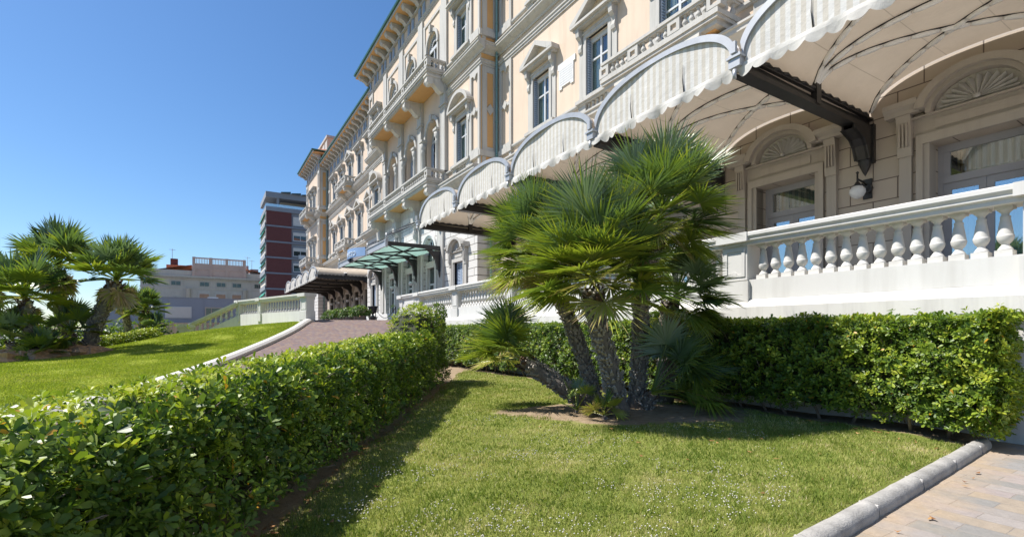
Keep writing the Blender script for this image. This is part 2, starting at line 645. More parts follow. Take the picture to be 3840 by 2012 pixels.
def eave(y0, y1, X, z, ret=None, zr=None):
    """roof edge: soffit, brackets, fascia, green gutter; X = wall plane"""
    mb = MB()
    e = 1.02
    mb.box(X - e, X + 6, y0, y1, z, z + .16, 1)
    mb.box(X - e - .02, X - e + .1, y0 - .01, y1 + .01, z + .03, z + .24)
    mb.box(X - .18, X + .02, y0 + (.9 if ret else 0), y1 - (.9 if ret else 0), z - .62, z - .5)
    mb.box(X - .1, X + .02, y0 + (.9 if ret else 0), y1 - (.9 if ret else 0), z - .16, z)
    n = max(2, int((y1 - y0) / 1.22))
    for i in range(n):
        y = y0 + (i + .5) * (y1 - y0) / n
        mb.prism([(X, z - .003), (X - .9, z - .003), (X - .9, z - .16), (X - .8, z - .3), (X - .62, z - .3), (X - .4, z - .4), (X - .22, z - .6), (X, z - .62)], 1, y - .2, y + .2)
        mb.box(X - .94, X, y - .24, y + .24, z - .08, z - .003)
    if ret:
        for k in range(1):
            x = X + .55 + k * 1.22
            mb.prism([(y0 + .9, z - .003), (y0 + .1, z - .003), (y0 + .1, z - .14), (y0 + .3, z - .24), (y0 + .6, z - .3), (y0 + .72, z - .5), (y0 + .9, z - .5)], 0, x - .2, x + .2)
    ev = obj("eave", mb, [STONE, ORANGE], hotel)
    g = MB()
    g.prism([(X - e - .02, z + .24), (X - e - .14, z + .24), (X - e - .17, z + .36), (X - e - .15, z + .40), (X - e + .02, z + .40)], 1, y0 - .1, y1 + .1)
    if ret:
        g.prism([(y0 - .02, z + .244), (y0 - .12, z + .244), (y0 - .15, z + .36), (y0 - .13, z + .404), (y0 + .02, z + .404)], 0, X - e - .13, X + 5)
    obj("gutter", g, GREENM, hotel)
    rf = MB()
    rf.add([(X - e, y0, z + .38), (X - e, y1, z + .38), (X + 7, y1 - (3 if ret else 0), z + 2.6), (X + 7, y0 + (3 if ret else 0), z + 2.6),
            (X + 16, y0, z + .38), (X + 16, y1, z + .38)], [(0, 1, 2, 3), (3, 2, 5, 4), (0, 3, 4), (1, 5, 2)])
    obj("roof", rf, TILE, hotel)


TILE = plain("terracotta_tiles", (.42, .17, .09), .8, 0, .3, 5)
CARVE = streaked("carved_stone", (.58, .55, .50), (.34, .31, .28), .5, .8, .35)


def attic_windows(X, y0, y1, z, n):
    for i in range(n):
        y = y0 + (i + .5) * (y1 - y0) / n
        yield y


AT = MB()
AT.box(-.05, .1, -.5, .5, -.08, 0); AT.box(-.05, .1, -.5, .5, .9, .98)
for s in (-1, 1):
    a, b = sorted((s * .42, s * .5)); AT.box(-.05, .1, a, b, 0, .9)
AT_ME = AT.mesh("attic_window_surround", [STONE])
t = MB(); t.box(.1, .12, -.42, .42, 0, .9); ATP_ME = t.mesh("attic_pane", [PANE])
ATS_ME = []
for s in (-1, 1):
    t = MB()
    a, b = sorted((s * .44, s * .86)); t.box(-.075, -.03, a, b, 0, .92)
    for i in range(8): t.box(-.09, -.075, a + .05, b - .05, .05 + i * .11, .12 + i * .11)
    ATS_ME.append(t.mesh("attic_shutter", [SHUT]))


def put_attic(X, y, z):
    o = obj("attic_window", AT_ME, None, hotel, (X, y, z))
    obj("pane", ATP_ME, None, o, (X, y, z))
    for q in ATS_ME: obj("shutter", q, None, o, (X, y, z))


def ornament_strip(mb, X, y0, y1, z0, z1, m=0):
    """corner strip: frame round a sunk plaster panel, small cross at half height"""
    mb.box(X - .1, X, y0, y0 + .2, z0, z1, m); mb.box(X - .1, X, y1 - .2, y1, z0, z1, m)
    mb.box(X - .1, X, y0 + .2, y1 - .2, z0, z0 + .22, m); mb.box(X - .1, X, y0 + .2, y1 - .2, z1 - .3, z1, m)
    yc, zc = (y0 + y1) / 2, (z0 + z1) / 2
    mb.box(X - .1, X, y0 + .2, y1 - .2, zc - .09, zc + .09, m)
    mb.prism([(yc - .2, zc), (yc, zc - .24), (yc + .2, zc), (yc, zc + .24)], 0, X - .13, X, m)
    mb.prism([(yc - .17, z1 - .3), (yc + .17, z1 - .3), (yc, z1 - .52)], 0, X - .1, X, m)


def strip_side(mb, Y, x0, x1, z0, z1, m=0):
    w = (x1 - x0) * .36
    mb.box(x0 + .1, x0 + w, Y - .06, Y, z0, z1, m); mb.box(x1 - w * .75, x1, Y - .06, Y, z0, z1, m)
    mb.box(x0 + w, x1 - w * .75, Y - .06, Y, z0, z0 + .22, m); mb.box(x0 + w, x1 - w * .75, Y - .06, Y, z1 - .3, z1, m)
    zc, xc = (z0 + z1) / 2, (x0 + x1) / 2 + w * .125
    mb.prism([(xc - .24, zc), (xc, zc - .3), (xc + .24, zc), (xc, zc + .3)], 1, Y - .07, Y, m)


def balcony(X, d, y0, y1, z, peds, nb, brks, top=.98, nend=2, bh=1.0):
    """stone balcony: slab, rails, pedestals, balusters, scroll brackets; z = underside"""
    mb = MB()
    xf = X - d
    mb.box(xf + .12, X, y0 + .12, y1 - .12, z, z + .14)
    mb.box(xf + .04, X, y0 + .04, y1 - .04, z + .14, z + .24)
    mb.box(xf, X, y0, y1, z + .24, z + .36)
    mb.box(xf + .3, X - .02, y0 + .3, y1 - .3, z - .012, z, 1)
    b = obj("balcony", mb, [STONE, ORANGE], hotel)
    zt = z + top
    r = MB()
    for q0, q1, w in ((zt - .1, zt, .15), (zt - .16, zt - .1, .11), (z + .36, z + .44, .12)):
        r.box(xf + .16 - w, xf + .16 + w, y0 + .16 - w, y1 - .16 + w, q0, q1)
        for yy in (y0 + .16, y1 - .16):
            r.box(xf + .16 + w + .001, X, yy - w, yy + w, q0, q1)
    obj("rail", r, STONE, b)
    z0, z1 = z + .44, zt - .16
    pm = MB(); 
    for s in (-1, 1):
        pm.box(-.13, .13, s * .17 - .06, s * .17 + .06, 0, z1 - z0)
    pm.box(-.13, .13, -.11, .11, 0, .1); pm.box(-.13, .13, -.11, .11, z1 - z0 - .1, z1 - z0)
    pm.box(-.07, .1, -.11, .11, .1, z1 - z0 - .1, 1)
    pme = pm.mesh("pedestal", [STONE, PEACH])
    for y in peds:
        obj("pedestal", pme, None, b, (xf + .16, y, z0))
    sc = (z1 - z0) / .62
    bm = baluster_mesh("baluster", z1 - z0, 1.0, 8)
    for i in range(len(peds) - 1):
        for k in range(nb):
            y = peds[i] + .23 + (peds[i + 1] - peds[i] - .46) * (k + .5) / nb
            obj("baluster", bm, None, b, (xf + .16, y, z0))
    for yy in (y0 + .16, y1 - .16):
        for k in range(nend):
            obj("baluster", bm, None, b, (xf + .16 + .22 + (d - .5) * (k + .5) / nend, yy, z0))
    km = MB()
    D = d - .12
    km.prism([(0, 0), (-D, 0), (-D, -.14 * bh), (-D * 1.0, -.34 * bh), (-D * .93, -.5 * bh), (-D * .8, -.5 * bh), (-D * .7, -.42 * bh), (-D * .58, -.48 * bh), (-D * .42, -.68 * bh),
              (-D * .26, -.78 * bh), (-D * .1, -.72 * bh), (0, -.62 * bh)], 1, -.22, .22)
    km.prism([(0, 0), (-D - .06, 0), (-D - .06, -.1), (0, -.1)], 1, -.26, .26)
    for yy in (-.25, .21):
        km.tube([(-D * .87, yy, -.32 * bh), (-D * .87, yy + .04, -.32 * bh)], .18 * bh, 12)
        km.tube([(-D * .24, yy, -.54 * bh), (-D * .24, yy + .04, -.54 * bh)], .2 * bh, 12)
        km.tube([(-D * .55, yy, -.26 * bh), (-D * .55, yy + .03, -.26 * bh)], .12 * bh, 10)
    kme = km.mesh("bracket", [CARVE])
    for y in brks:
        obj("bracket", kme, None, b, (X, y, z))
    return b


# -- shell, doorways on the ground floor
def shell_mesh():
    vs, fs = [(-.10, 0, .05)], []
    n = 26
    for i in range(n + 1):
        a = PI * i / n
        rr = .62 if i % 2 else .56
        vs.append((-.12 if i % 2 else -.02, rr * math.cos(a), .02 + rr * .78 * math.sin(a)))
    for i in range(n): fs.append((0, i + 1, i + 2))
    mb = MB(); mb.add(vs, fs)
    mb.lathe(-.12, 0, .03, [(.0, 0), (.06, .01), (.06, .08), (0, .1)], 8)
    mb.prism([(-.66, -.03), (.66, -.03), (.66, .02), (-.66, .02)], 0, -.08, .0)
    return mb.mesh("shell_relief", [STONE])


SHELL = shell_mesh()


def doorway(X, y, z, name, infill, top=3.25, hw=.78, mat=None):
    """moulded surround with pilasters, broken cornice arching over a shell; z = floor"""
    mat = mat or STONE
    mb = MB()
    for s in (-1, 1):
        for q0, q1, x in ((hw, hw + .1, -.05), (hw + .1, hw + .22, -.1)):
            a, b = sorted((s * q0, s * q1)); mb.box(x, .3 if q0 == hw else 0, a, b, 0, top)
        a, b = sorted((s * (hw + .3), s * (hw + .52)))
        mb.box(-.1, 0, a, b, 0, top - .2)
        mb.prism([(-.1, top - .2), (-.14, top - .2), (-.2, top + .55), (-.24, top + .68), (0, top + .68), (0, top - .2)], 1, a - .02, b + .02)
        for k in range(3):
            mb.box(-.23, -.1, a + .03 + k * .065, a + .06 + k * .065, top, top + .5)
        # cornice stubs left and right of the arch
        a, b = sorted((s * 0.9, s * (hw + .74)))
        mb.prism([(0, top + .69), (-.24, top + .69), (-.27, top + .76), (-.36, top + .84), (-.38, top + .94), (0, top + .97)], 1, a, b)
    mb.box(-.102, 0, -hw - .22, hw + .22, top, top + .2)
    mb.box(-.03, .0, -hw - .3, hw + .3, top + .2, top + .56)
    mb.box(-.06, .0, -hw + .1, hw - .1, top + .28, top + .47)
    mb.box(-.14, 0, -hw - .3, hw + .3, top + .56, top + .60)
    mb.ring(0, top + .6, .70, .80, -.24, 0, 0, 180, 22, 0, 1, .8)
    mb.ring(0, top + .6, .801, .97, -.36, 0, 8, 172, 22, 0, 1, .8)
    mb.ring(0, top + .6, .0, .70, -.015, 0, 0, 180, 22, 1, 1, .8)
    dw = obj(name, mb, [mat, CARVE], hotel, (X, y, z))
    sh = obj("shell_relief", SHELL, None, dw, (X, y, z + top + .6))
    f = MB()
    if infill == 'door':
        x0, x1 = .42, .5
        H = top - .1
        for s in (-1, 1):
            a, b = sorted((s * hw, s * (hw - .09))); f.box(x0, x1, a, b, 0, top)
            a, b = sorted((s * (hw - .09), s * (hw - .22))); f.box(x0 + .02, x1, a, b, .0, top - .83)
            a, b = sorted((s * .003, s * .12)); f.box(x0 + .02, x1, a, b, .0, top - .83)
            a, b = sorted((s * .12, s * (hw - .22))); f.box(x0 + .022, x1, a, b, 0, .3); f.box(x0 + .022, x1, a, b, top - .98, top - .83)
        f.box(x0 - .02, x1, -hw + .09, hw - .09, top - .83, top - .68)
        f.box(x0, x1, -hw + .09, hw - .09, top - .16, top)
        f.box(x0 + .01, x1, -hw + .09, -hw + .2, top - .68, top - .16); f.box(x0 + .01, x1, hw - .2, hw - .09, top - .68, top - .16)
        obj("door_frame", f, FRAMEG, dw, (X, y, z))
        p = MB(); p.box(.46, .468, -hw + .05, hw - .05, .05, top - .05)
        obj("pane", p, PANEC, dw, (X, y, z))
        # gathered curtains behind the glass; the blue one imitates reflected sky by colour
        def curtain(y0, y1, z0, z1, x, mt, nm):
            c = MB(); n = 40
            for i in range(n):
                u, v = y0 + (y1 - y0) * i / n, y0 + (y1 - y0) * (i + 1) / n
                g = lambda q: x + .035 * math.sin(q * 38) + .015 * math.sin(q * 91)
                c.quad((g(u), u, z0), (g(v), v, z0), (g(v), v, z1), (g(u), u, z1))
            obj(nm, c, mt, dw, (X, y, z))
        curtain(-hw + .1, hw * .45, top - .75, top - .1, .66, CURT, "curtain")
        curtain(hw * .45, hw * .7, top - .75, top - .1, .72, CURTO, "curtain")
        curtain(-hw + .12, hw - .12, .05, top - 1.0, .66, SKYB, "curtain")
    else:
        for s in (-1, 1):
            f = MB()
            a, b = sorted((s * .006, s * (hw - .004)))
            f.box(.12, .16, a, a + .07, 0.02, top - .02); f.box(.12, .16, b - .07, b, .02, top - .02)
            for zz in (.02, (top - .1) / 2, top - .1): f.box(.12, .16, a + .07, b - .07, zz, zz + .08)
            for i in range(int((top - .2) / .085)):
                zz = .1 + i * .085
                f.prism([(.118, zz), (.15, zz + .06), (.156, zz + .055), (.124, zz - .005)], 1, a + .07, b - .07)
            f.box(.17, .19, a, b, .02, top - .02, 1)
            obj("shutter", f, [SHUT, SHUTD], dw, (X, y, z))
    return dw


DOOR_PROTO = None
# -- wings
for nm, c, y0, y1 in (("right", RW, -6.0, PV0), ("left", LW, PV1, EP0)):
    ys = [c + k * BAY for k in (-2, -1, 0, 1, 2)]
    if nm == "right": ys = [y for y in ys] ; lo = -6.0
    g = MB()
    g.wall(XG, y0, y1, PZ - .3, 9.2, [(y - .78, y + .78, TZ, TZ + 3.25) for y in ys], .6)
    obj("ground_floor_wall", g, BLK_F, hotel)
    u = MB()
    ys2 = [y - .12 for y in ys]
    h1 = [(y - .65, y + .65, 10.8, 13.3) for i, y in enumerate(ys2) if i != 2] + [(ys2[2] - .675, ys2[2] + .675, 10.3, 13.4)]
    h2 = [(y - .625, y + .625, 17.15, 19.45) for i, y in enumerate(ys2) if i != 2] + [(ys2[2] - .65, ys2[2] + .65, 16.85, 19.6)]
    u.wall(XW, y0, y1, 9.2, 22.0, h1 + h2, .3)
    obj("upper_wall", u, PEACH, hotel)
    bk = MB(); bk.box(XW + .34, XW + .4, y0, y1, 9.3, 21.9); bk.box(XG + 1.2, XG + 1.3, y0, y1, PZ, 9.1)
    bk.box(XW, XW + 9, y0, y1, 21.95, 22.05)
    obj("dark_backing", bk, DARK, hotel)
    for i, y in enumerate(ys2):
        if i == 2:
            put_window(WD, XW, y, 10.3); put_window(W2T if nm == "left" else WDF, XW, y, 17.15 if nm == "left" else 16.85)
        else:
            put_window(W1, XW, y, 10.8); put_window(W2, XW, y, 17.15)
    co = MB()
    prof(co, 'cornice', XG, y0, y1, 9.2, 1.3); co.box(XG - .001, XW + .02, y0, y1, 9.2, 9.84)
    co.box(XW - .14, XW, y0, y1, 9.84, 9.95)
    prof(co, 'sill', XW, y0, y1, 10.62)
    prof(co, 'band', XW, y0, y1, 15.3, 1.1)
    prof(co, 'cornice', XW, y0, y1, 15.95)
    prof(co, 'sill', XW, y0, y1, 16.98)
    prof(co, 'band', XW, y0, y1, 20.75)
    obj("cornice", co, STONE, hotel)
    for i in range(int((y1 - max(y0, 0)) / 1.94)):
        put_attic(XW, y1 - .97 - i * 1.94, 21.15)
    eave(y0, y1 - .01, XW, 22.5)
    for e0, e1 in ((y1 - 1.5, y1 - .32), (y0 + .3, y0 + 1.4)):
        if e0 < -2: continue
        st = MB()
        ornament_strip(st, XW, e0, e1, 10.8, 15.28); ornament_strip(st, XW, e0, e1, 17.15, 20.72)
        st.box(XW - .16, XW, e0 - .06, e1 + .06, 10.5, 10.8); st.box(XW - .16, XW, e0 - .06, e1 + .06, 16.86, 17.15)
        st.box(XW - .1, XW, e0, e0 + .2, 9.96, 10.5); st.box(XW - .1, XW, e1 - .2, e1, 9.96, 10.5)
        obj("pilaster", st, STONE, hotel)
    # centre balconies on both floors
    yb = ys2[2]
    P = [yb - 2.26, yb - .85, yb + .85, yb + 2.26]
    balcony(XW, 1.22, yb - 2.42, yb + 2.42, 9.95, P, 4, [yb - 1.5, yb + 1.5], bh=.75)
    if nm == "left": balcony(XW, 1.22, yb - 2.42, yb + 2.42, 16.45, P, 4, [yb - 1.5, yb + 1.5], bh=.85)
    for i, y in enumerate(ys):
        if DOOR_PROTO is None: DOOR_PROTO = doorway(XG, y, TZ, "doorway", 'door', mat=DOORST)
        else: copy_tree(DOOR_PROTO, hotel, (XG, y, TZ))

# -- central pavilion and far pavilion
ARC = [PVC - 3.87, PVC, PVC + 3.87]
BRK = [PVC - 5.8, PVC - 1.935, PVC + 1.935, PVC + 5.8]
for nm, y0, y1 in (("centre", PV0, PV1), ("far", EP0, EP1)):
    mid = nm == "centre"
    sides = [25.1, 41.5] if mid else []
    yc = (y0 + y1) / 2
    arcs = ARC if mid else []
    pair = [] if mid else [yc - 1.15, yc + 1.15]
    g = MB()
    g.wall(XPG, y0, y1, PZ - .3, 9.2, [(y - .55, y + .55, 2.9, 5.15) for y in sides + pair] + [(y - 1.0, y + 1.0, PZ, 7.2, 'arch') for y in arcs], .5)
    obj("ground_floor_wall", g, RUS_F, hotel)
    gs = MB(); gs.quad((XPG, y0, PZ - .3), (XG + .01, y0, PZ - .3), (XG + .01, y0, 9.2), (XPG, y0, 9.2))
    obj("ground_floor_return", gs, RUS_S, hotel)
    u = MB()
    h1 = [(y - .65, y + .65, 10.8, 13.3) for y in sides] + [(y - 1.0, y + 1.0, 10.3, 14.75, 'arch') for y in arcs] + [(y - .62, y + .62, 10.3, 13.4) for y in pair]
    h2 = [(y - .625, y + .625, 17.15, 19.45) for y in sides] + [(y - .85, y + .85, 16.85, 20.35, 'arch') for y in arcs] + [(y - .62, y + .62, 16.85, 19.5) for y in pair]
    u.wall(XP, y0, y1, 9.2, 23.2, h1 + h2, .34)
    u.quad((XP, y0, 9.2), (XW + .01, y0, 9.2), (XW + .01, y0, 23.2), (XP, y0, 23.2), 1)
    u.box(XW + .5, XW + 7, y0 + .05, y0 + .1, 21.5, 23.2, 1)
    obj("upper_wall", u, [PEACH, ORANGE], hotel)
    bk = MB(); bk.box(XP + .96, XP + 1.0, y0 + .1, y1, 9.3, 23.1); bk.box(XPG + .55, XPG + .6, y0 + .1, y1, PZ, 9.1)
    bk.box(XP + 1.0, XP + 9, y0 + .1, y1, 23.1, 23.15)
    obj("dark_backing", bk, DARK, hotel)
    for y in sides:
        put_window(W1A, XP, y, 10.8); put_window(W2, XP, y, 17.15)
        doorway(XPG, y, 2.9, "shuttered_window", 'shutter', 2.25, .55)
    for y in pair:
        put_window(WDF, XP, y, 10.3); put_window(WDF, XP, y, 16.85)
        doorway(XPG, y, 2.9, "shuttered_window", 'shutter', 2.25, .55)
    co = MB()
    pl = MB()
    pl.box(XPG - .12, XPG, y0 - .12, y1, PZ - .3, PZ + .85); pl.box(XPG, XG, y0 - .12, y0, PZ - .3, PZ + .85)
    obj("plinth", pl, WHITE, hotel)
    for kind, X, z, s in (('cornice', XPG, 9.2, 1.3), ('sill', XP, 10.62, 1), ('band', XP, 15.3, 1.1), ('cornice', XP, 15.95, 1), ('sill', XP, 16.98, 1), ('band', XP, 21.95, 1)):
        ya, yb = y0 - (.45 * s if kind == 'cornice' else .12), y1 + .3
        cut = PVC + 6.15 if mid else None
        if mid and (kind == 'cornice' or z == 15.3 or z == 16.98 or z == 10.62):
            prof(co, kind, X, ya, PVC - 6.15, z, s); prof(co, kind, X, PVC + 6.15, yb, z, s)
        else:
            prof(co, kind, X, ya, yb, z, s)
        prof_side(co, kind, y0, X, XW + (.2 if X == XP else 0), z, s)
    co.box(XPG - .001, XP + .02, y0, y1, 9.2, 9.84); co.box(XP - .14, XP, y0, y1, 9.84, 9.95)
    obj("cornice", co, STONE, hotel)
    n = int((y1 - y0) / 1.94)
    for i in range(n): put_attic(XP, y0 + (i + .5) * (y1 - y0) / n, 22.33)
    eave(y0 - .9, y1 + .9, XP, 23.7, True)
    for e0, e1 in ((y0 + .02, y0 + 1.15), (y1 - 1.15, y1 - .02)):
        st = MB()
        ornament_strip(st, XP, e0, e1, 10.8, 15.28); ornament_strip(st, XP, e0, e1, 17.15, 21.9)
        st.box(XP - .16, XP, e0 - .06, e1 + .06, 10.5, 10.8); st.box(XP - .16, XP, e0 - .06, e1 + .06, 16.86, 17.15)
        st.box(XP - .1, XP, e0, e0 + .2, 9.96, 10.5); st.box(XP - .1, XP, e1 - .2, e1, 9.96, 10.5)
        st.box(XP - .1, XP, e0, e0 + .2, 16.46, 16.86); st.box(XP - .1, XP, e1 - .2, e1, 16.46, 16.86)
        obj("pilaster", st, STONE, hotel)
    st = MB()
    for z0, z1 in ((10.8, 15.28), (17.15, 21.9)):
        strip_side(st, y0, XP - .05, XW - .02, z0, z1)
    for z0, z1 in ((9.96, 10.5), (16.46, 16.86)):
        st.box(XP + .05, XP + .25, y0 - .06, y0, z0, z1); st.box(XW - .2, XW - .02, y0 - .06, y0, z0, z1)
    for z0, z1 in ((10.5, 10.8), (16.86, 17.15)):
        st.box(XP - .16, XW - .02, y0 - .16, y0, z0, z1)
    obj("pilaster", st, STONE, hotel)
    if mid:
        for y in BRK:                                  # flat pilasters between the arches, columns beside them
            q = MB()
            q.box(XP - .18, XP, y - .34, y + .34, 10.3, 14.9); q.box(XP - .26, XP, y - .42, y + .42, 14.9, 15.02); q.box(XP - .22, XP, y - .38, y + .38, 14.7, 14.78); q.box(XP - .2, XP, y - .36, y + .36, 15.02, 16.44); q.box(XP - .24, XP, y - .42, y + .42, 10.3, 10.6)
            q.box(XP - .205, XP - .18, y - .34, y - .24, 10.6, 14.7); q.box(XP - .205, XP - .18, y + .24, y + .34, 10.6, 14.7)
            q.box(XP - .12, XP, y - .4, y + .4, 16.85, 21.9)
            q.box(XPG - .14, XPG, y - .42, y + .42, 2.7, 8.1)
            q.prism([(XPG, 8.1), (XPG - .16, 8.1), (XPG - .4, 8.5), (XPG - .44, 9.1), (XPG - .44, 9.18), (XPG, 9.18)], 1, y - .4, y + .4)
            q.lathe(XPG - .2, y, 7.3, [(.02, 0), (.16, .12), (.22, .35), (.2, .6), (.1, .75), (.2, .8)], 10)
            obj("pilaster", q, STONE, hotel)
        for y in ARC:
            w = MB()
            w.ring(y, 13.75, 1.0, 1.22, XP - .14, XP + .0, 0, 180, 20)
            w.prism([(y - .12, 14.6), (y + .12, 14.6), (y + .18, 15.05), (y - .18, 15.05)], 0, XP - .22, XP)
            for s in (-1, 1):
                yy = y + s * 1.18
                w.box(XP - .40, XP, yy - .27, yy + .27, 13.62, 13.76); w.box(XP - .34, XP, yy - .22, yy + .22, 13.5, 13.62)
            w.ring(y, 13.75, 1.0, 1.06, XP + .341, XP + .62, 0, 180, 20)
            for s in (-1, 1):
                a, b = sorted((y + s * 1.0, y + s * 1.06)); w.box(XP + .341, XP + .62, a, b, 10.2, 13.75)
            aw = obj("arched_window", w, STONE, hotel)
            for s in (-1, 1):
                cl = MB(); yy = y + s * 1.18
                cl.lathe(XP - .17, yy, 10.3, [(.22, 0), (.22, .12), (.17, .2), (.16, .3), (.165, 1.4), (.14, 2.65), (.165, 2.7), (.15, 2.74), (.17, 2.9), (.24, 3.05), (.19, 3.1), (.25, 3.2)], 14)
                obj("column", cl, STONE, aw)
            fr = MB()
            fr.ring(y, 13.75, .9, 1.0, XP + 0.400, XP + 0.460, 0, 180, 20); fr.box(XP + 0.380, XP + 0.460, y - 1, y + 1, 13.55, 13.75)
            for s in (-.95, -.33, .33, .95): fr.box(XP + 0.400, XP + 0.460, y + s - .05, y + s + .05, 10.3, 13.55)
            fr.box(XP + 0.404, XP + 0.450, y - .95, y + .95, 12.9, 12.98)
            for k in range(1, 8):
                a = PI * k / 8
                fr.prism([(y + .3 * math.cos(a - .06), 13.75 + .3 * math.sin(a - .06)), (y + .9 * math.cos(a - .02), 13.75 + .9 * math.sin(a - .02)),
                          (y + .9 * math.cos(a + .02), 13.75 + .9 * math.sin(a + .02)), (y + .3 * math.cos(a + .06), 13.75 + .3 * math.sin(a + .06))], 0, XP + 0.405, XP + 0.445)
            fr.ring(y, 13.75, .26, .32, XP + 0.404, XP + 0.450, 0, 180, 12)
            obj("sash_frame", fr, FRAMEW, aw)
            p = MB(); p.box(XP + 0.480, XP + 0.490, y - 1.05, y + 1.05, 10.25, 14.8); obj("pane", p, PANE, aw)
            for s in (-1, 1):
                sh = MB()
                a, b = sorted((y + s * .98, y + s * .6)); sh.box(XP + 0.332, XP + 0.340, a, b, 10.35, 13.52, 1)
                for k in range(28): sh.box(XP + 0.300, XP + 0.330, a, b, 10.4 + k * .11, 10.48 + k * .11)
                obj("shutter", sh, [SHUT, SHUTD], aw)
            w = MB()
            w.ring(y, 19.5, .85, 1.05, XP - .12, XP + .0, 0, 180, 20)
            w.prism([(y - .1, 20.3), (y + .1, 20.3), (y + .16, 20.75), (y - .16, 20.75)], 0, XP - .26, XP)
            for s in (-1, 1):
                a, b = sorted((y + s * .85, y + s * 1.02)); w.box(XP - .1, XP, a, b, 16.85, 19.5); w.box(XP - .14, XP, a - .05, b + .05, 19.35, 19.5)
                a, b = sorted((y + s * 1.2, y + s * 1.5)); w.box(XP - .06, XP, a, b, 16.85, 21.2)
            w.box(XP - .062, XP, y - 1.5, y + 1.5, 21.2, 21.4)
            aw = obj("arched_window", w, STONE, hotel)
            fr = MB()
            fr.ring(y, 19.5, .72, .85, XP + .1, XP + .16, 0, 180, 20)
            fr.ring(y, 19.5, .36, .42, XP + .1, XP + .15, 0, 180, 16)
            for k in range(1, 14):
                a = PI * k / 14
                fr.prism([(y + .42 * math.cos(a - .03), 19.5 + .42 * math.sin(a - .03)), (y + .72 * math.cos(a - .02), 19.5 + .72 * math.sin(a - .02)),
                          (y + .72 * math.cos(a + .02), 19.5 + .72 * math.sin(a + .02)), (y + .42 * math.cos(a + .03), 19.5 + .42 * math.sin(a + .03))], 0, XP + .105, XP + .14)
            fr.box(XP + .08, XP + .16, y - .85, y + .85, 19.3, 19.5)
            for s in (-.8, 0, .8): fr.box(XP + .1, XP + .16, y + s - .05, y + s + .05, 16.85, 19.3)
            obj("sash_frame", fr, FRAMEW, aw)
            p = MB(); p.box(XP + .2, XP + .21, y - .9, y + .9, 16.8, 20.38); obj("pane", p, PANE, aw)
            # ground floor entrance arch
            w = MB()
            w.ring(y, 6.2, 1.0, 1.12, XPG - .06, XPG, 0, 180, 22); w.ring(y, 6.2, 1.12, 1.3, XPG - .12, XPG, 0, 180, 22)
            for s in (-1, 1):
                a, b = sorted((y + s * 1.0, y + s * 1.3)); w.box(XPG - .1, XPG, a, b, PZ, 6.2)
                a, b = sorted((y + s * .75, y + s * 1.0)); w.box(XPG + .15, XPG + .5, a, b, PZ, 5.6)
            w.box(XPG + .12, XPG + .5, y - 1, y + 1, 5.3, 5.7)
            dw = obj("entrance_arch", w, WHITE, hotel)
            fr = MB()
            for s in (-1, 1):
                a, b = sorted((y + s * .75, y + s * .65)); fr.box(XPG + .3, XPG + .36, a, b, PZ, 5.3)
            fr.box(XPG + .3, XPG + .36, y - .65, y + .65, 4.2, 4.32); fr.box(XPG + .3, XPG + .36, y - .05, y + .05, PZ, 4.2)
            fr.ring(y, 6.2, .85, 1.0, XPG + .2, XPG + .28, 0, 180, 20); fr.box(XPG + .2, XPG + .28, y - .05, y + .05, 5.7, 7.15)
            for k in (1, 2, 4, 5):
                a = PI * k / 6
                fr.prism([(y, 6.2), (y + .86 * math.cos(a - .03), 6.2 + .86 * math.sin(a - .03)), (y + .86 * math.cos(a + .03), 6.2 + .86 * math.sin(a + .03))], 0, XPG + .21, XPG + .26)
            obj("door_frame", fr, FRAMEW, dw)
            p = MB(); p.box(XPG + .32, XPG + .33, y - 1.02, y + 1.02, PZ, 7.25); obj("pane", p, PANE, dw)
        P = [PVC - 5.99] + BRK[1:3] + [PVC + 5.99]
        for z in (9.92, 16.45):
            balcony(XP, 1.38, PVC - 6.15, PVC + 6.15, z, P, 11, BRK, nend=3, bh=1.15)
    else:
        P = [yc - 2.6, yc, yc + 2.6]
        for z in (9.92, 16.45):
            balcony(XP, 1.38, yc - 2.76, yc + 2.76, z, P, 6, [yc - 2.1, yc + 2.1], nend=3, bh=.9)
        b = MB(); b.box(XP + 1.0, XP + 6, y0 + .3, y0 + 6, 23.9, 26.3); b.box(XP + .85, XP + 6.1, y0 + .15, y0 + 6.1, 26.3, 26.6, 1)
        for q in (0, 1.6): b.box(XP + .93, XP + 1.0, y0 + .4 + q, y0 + 1.6 + q, 24.4, 26.0, 1)
        obj("roof_parapet", b, [PEACH, STONE], hotel)
# downpipes in the inner corners
for y in (PV0 - .22, EP0 - .22):
    dp = MB()
    X = XW - .2
    dp.tube([(X - .9, y, 22.75), (X - .4, y, 22.6), (X, y, 22.1), (X, y, 9.95), (X - .26, y, 9.6), (X - .5, y, 9.1), (X - .35, y, 8.6), (X - .35, y, TZ)], .065, 10)
    for k in range(7): dp.tube([(X, y, 10.6 + k * 1.75), (X, y, 10.68 + k * 1.75)], .085, 10)
    obj("downpipe", dp, PIPE, hotel)

# ------------------------------------------------------------------ awnings of vaulted canvas
XA = 8.09
AZ0, AH = 6.1, .86


def vault_z(s):
    s = min(1.0, abs(s))
    return AZ0 + .04 + AH * (1 - s ** 2.3) ** (1 / 2.3)


def vault_pt(yc, s, b, dz=0.0):
    return (XA + (XG - .03 - XA) * b, yc + s * (BAY / 2 - .03), vault_z(s) + dz - .06 * math.sin(PI * b))


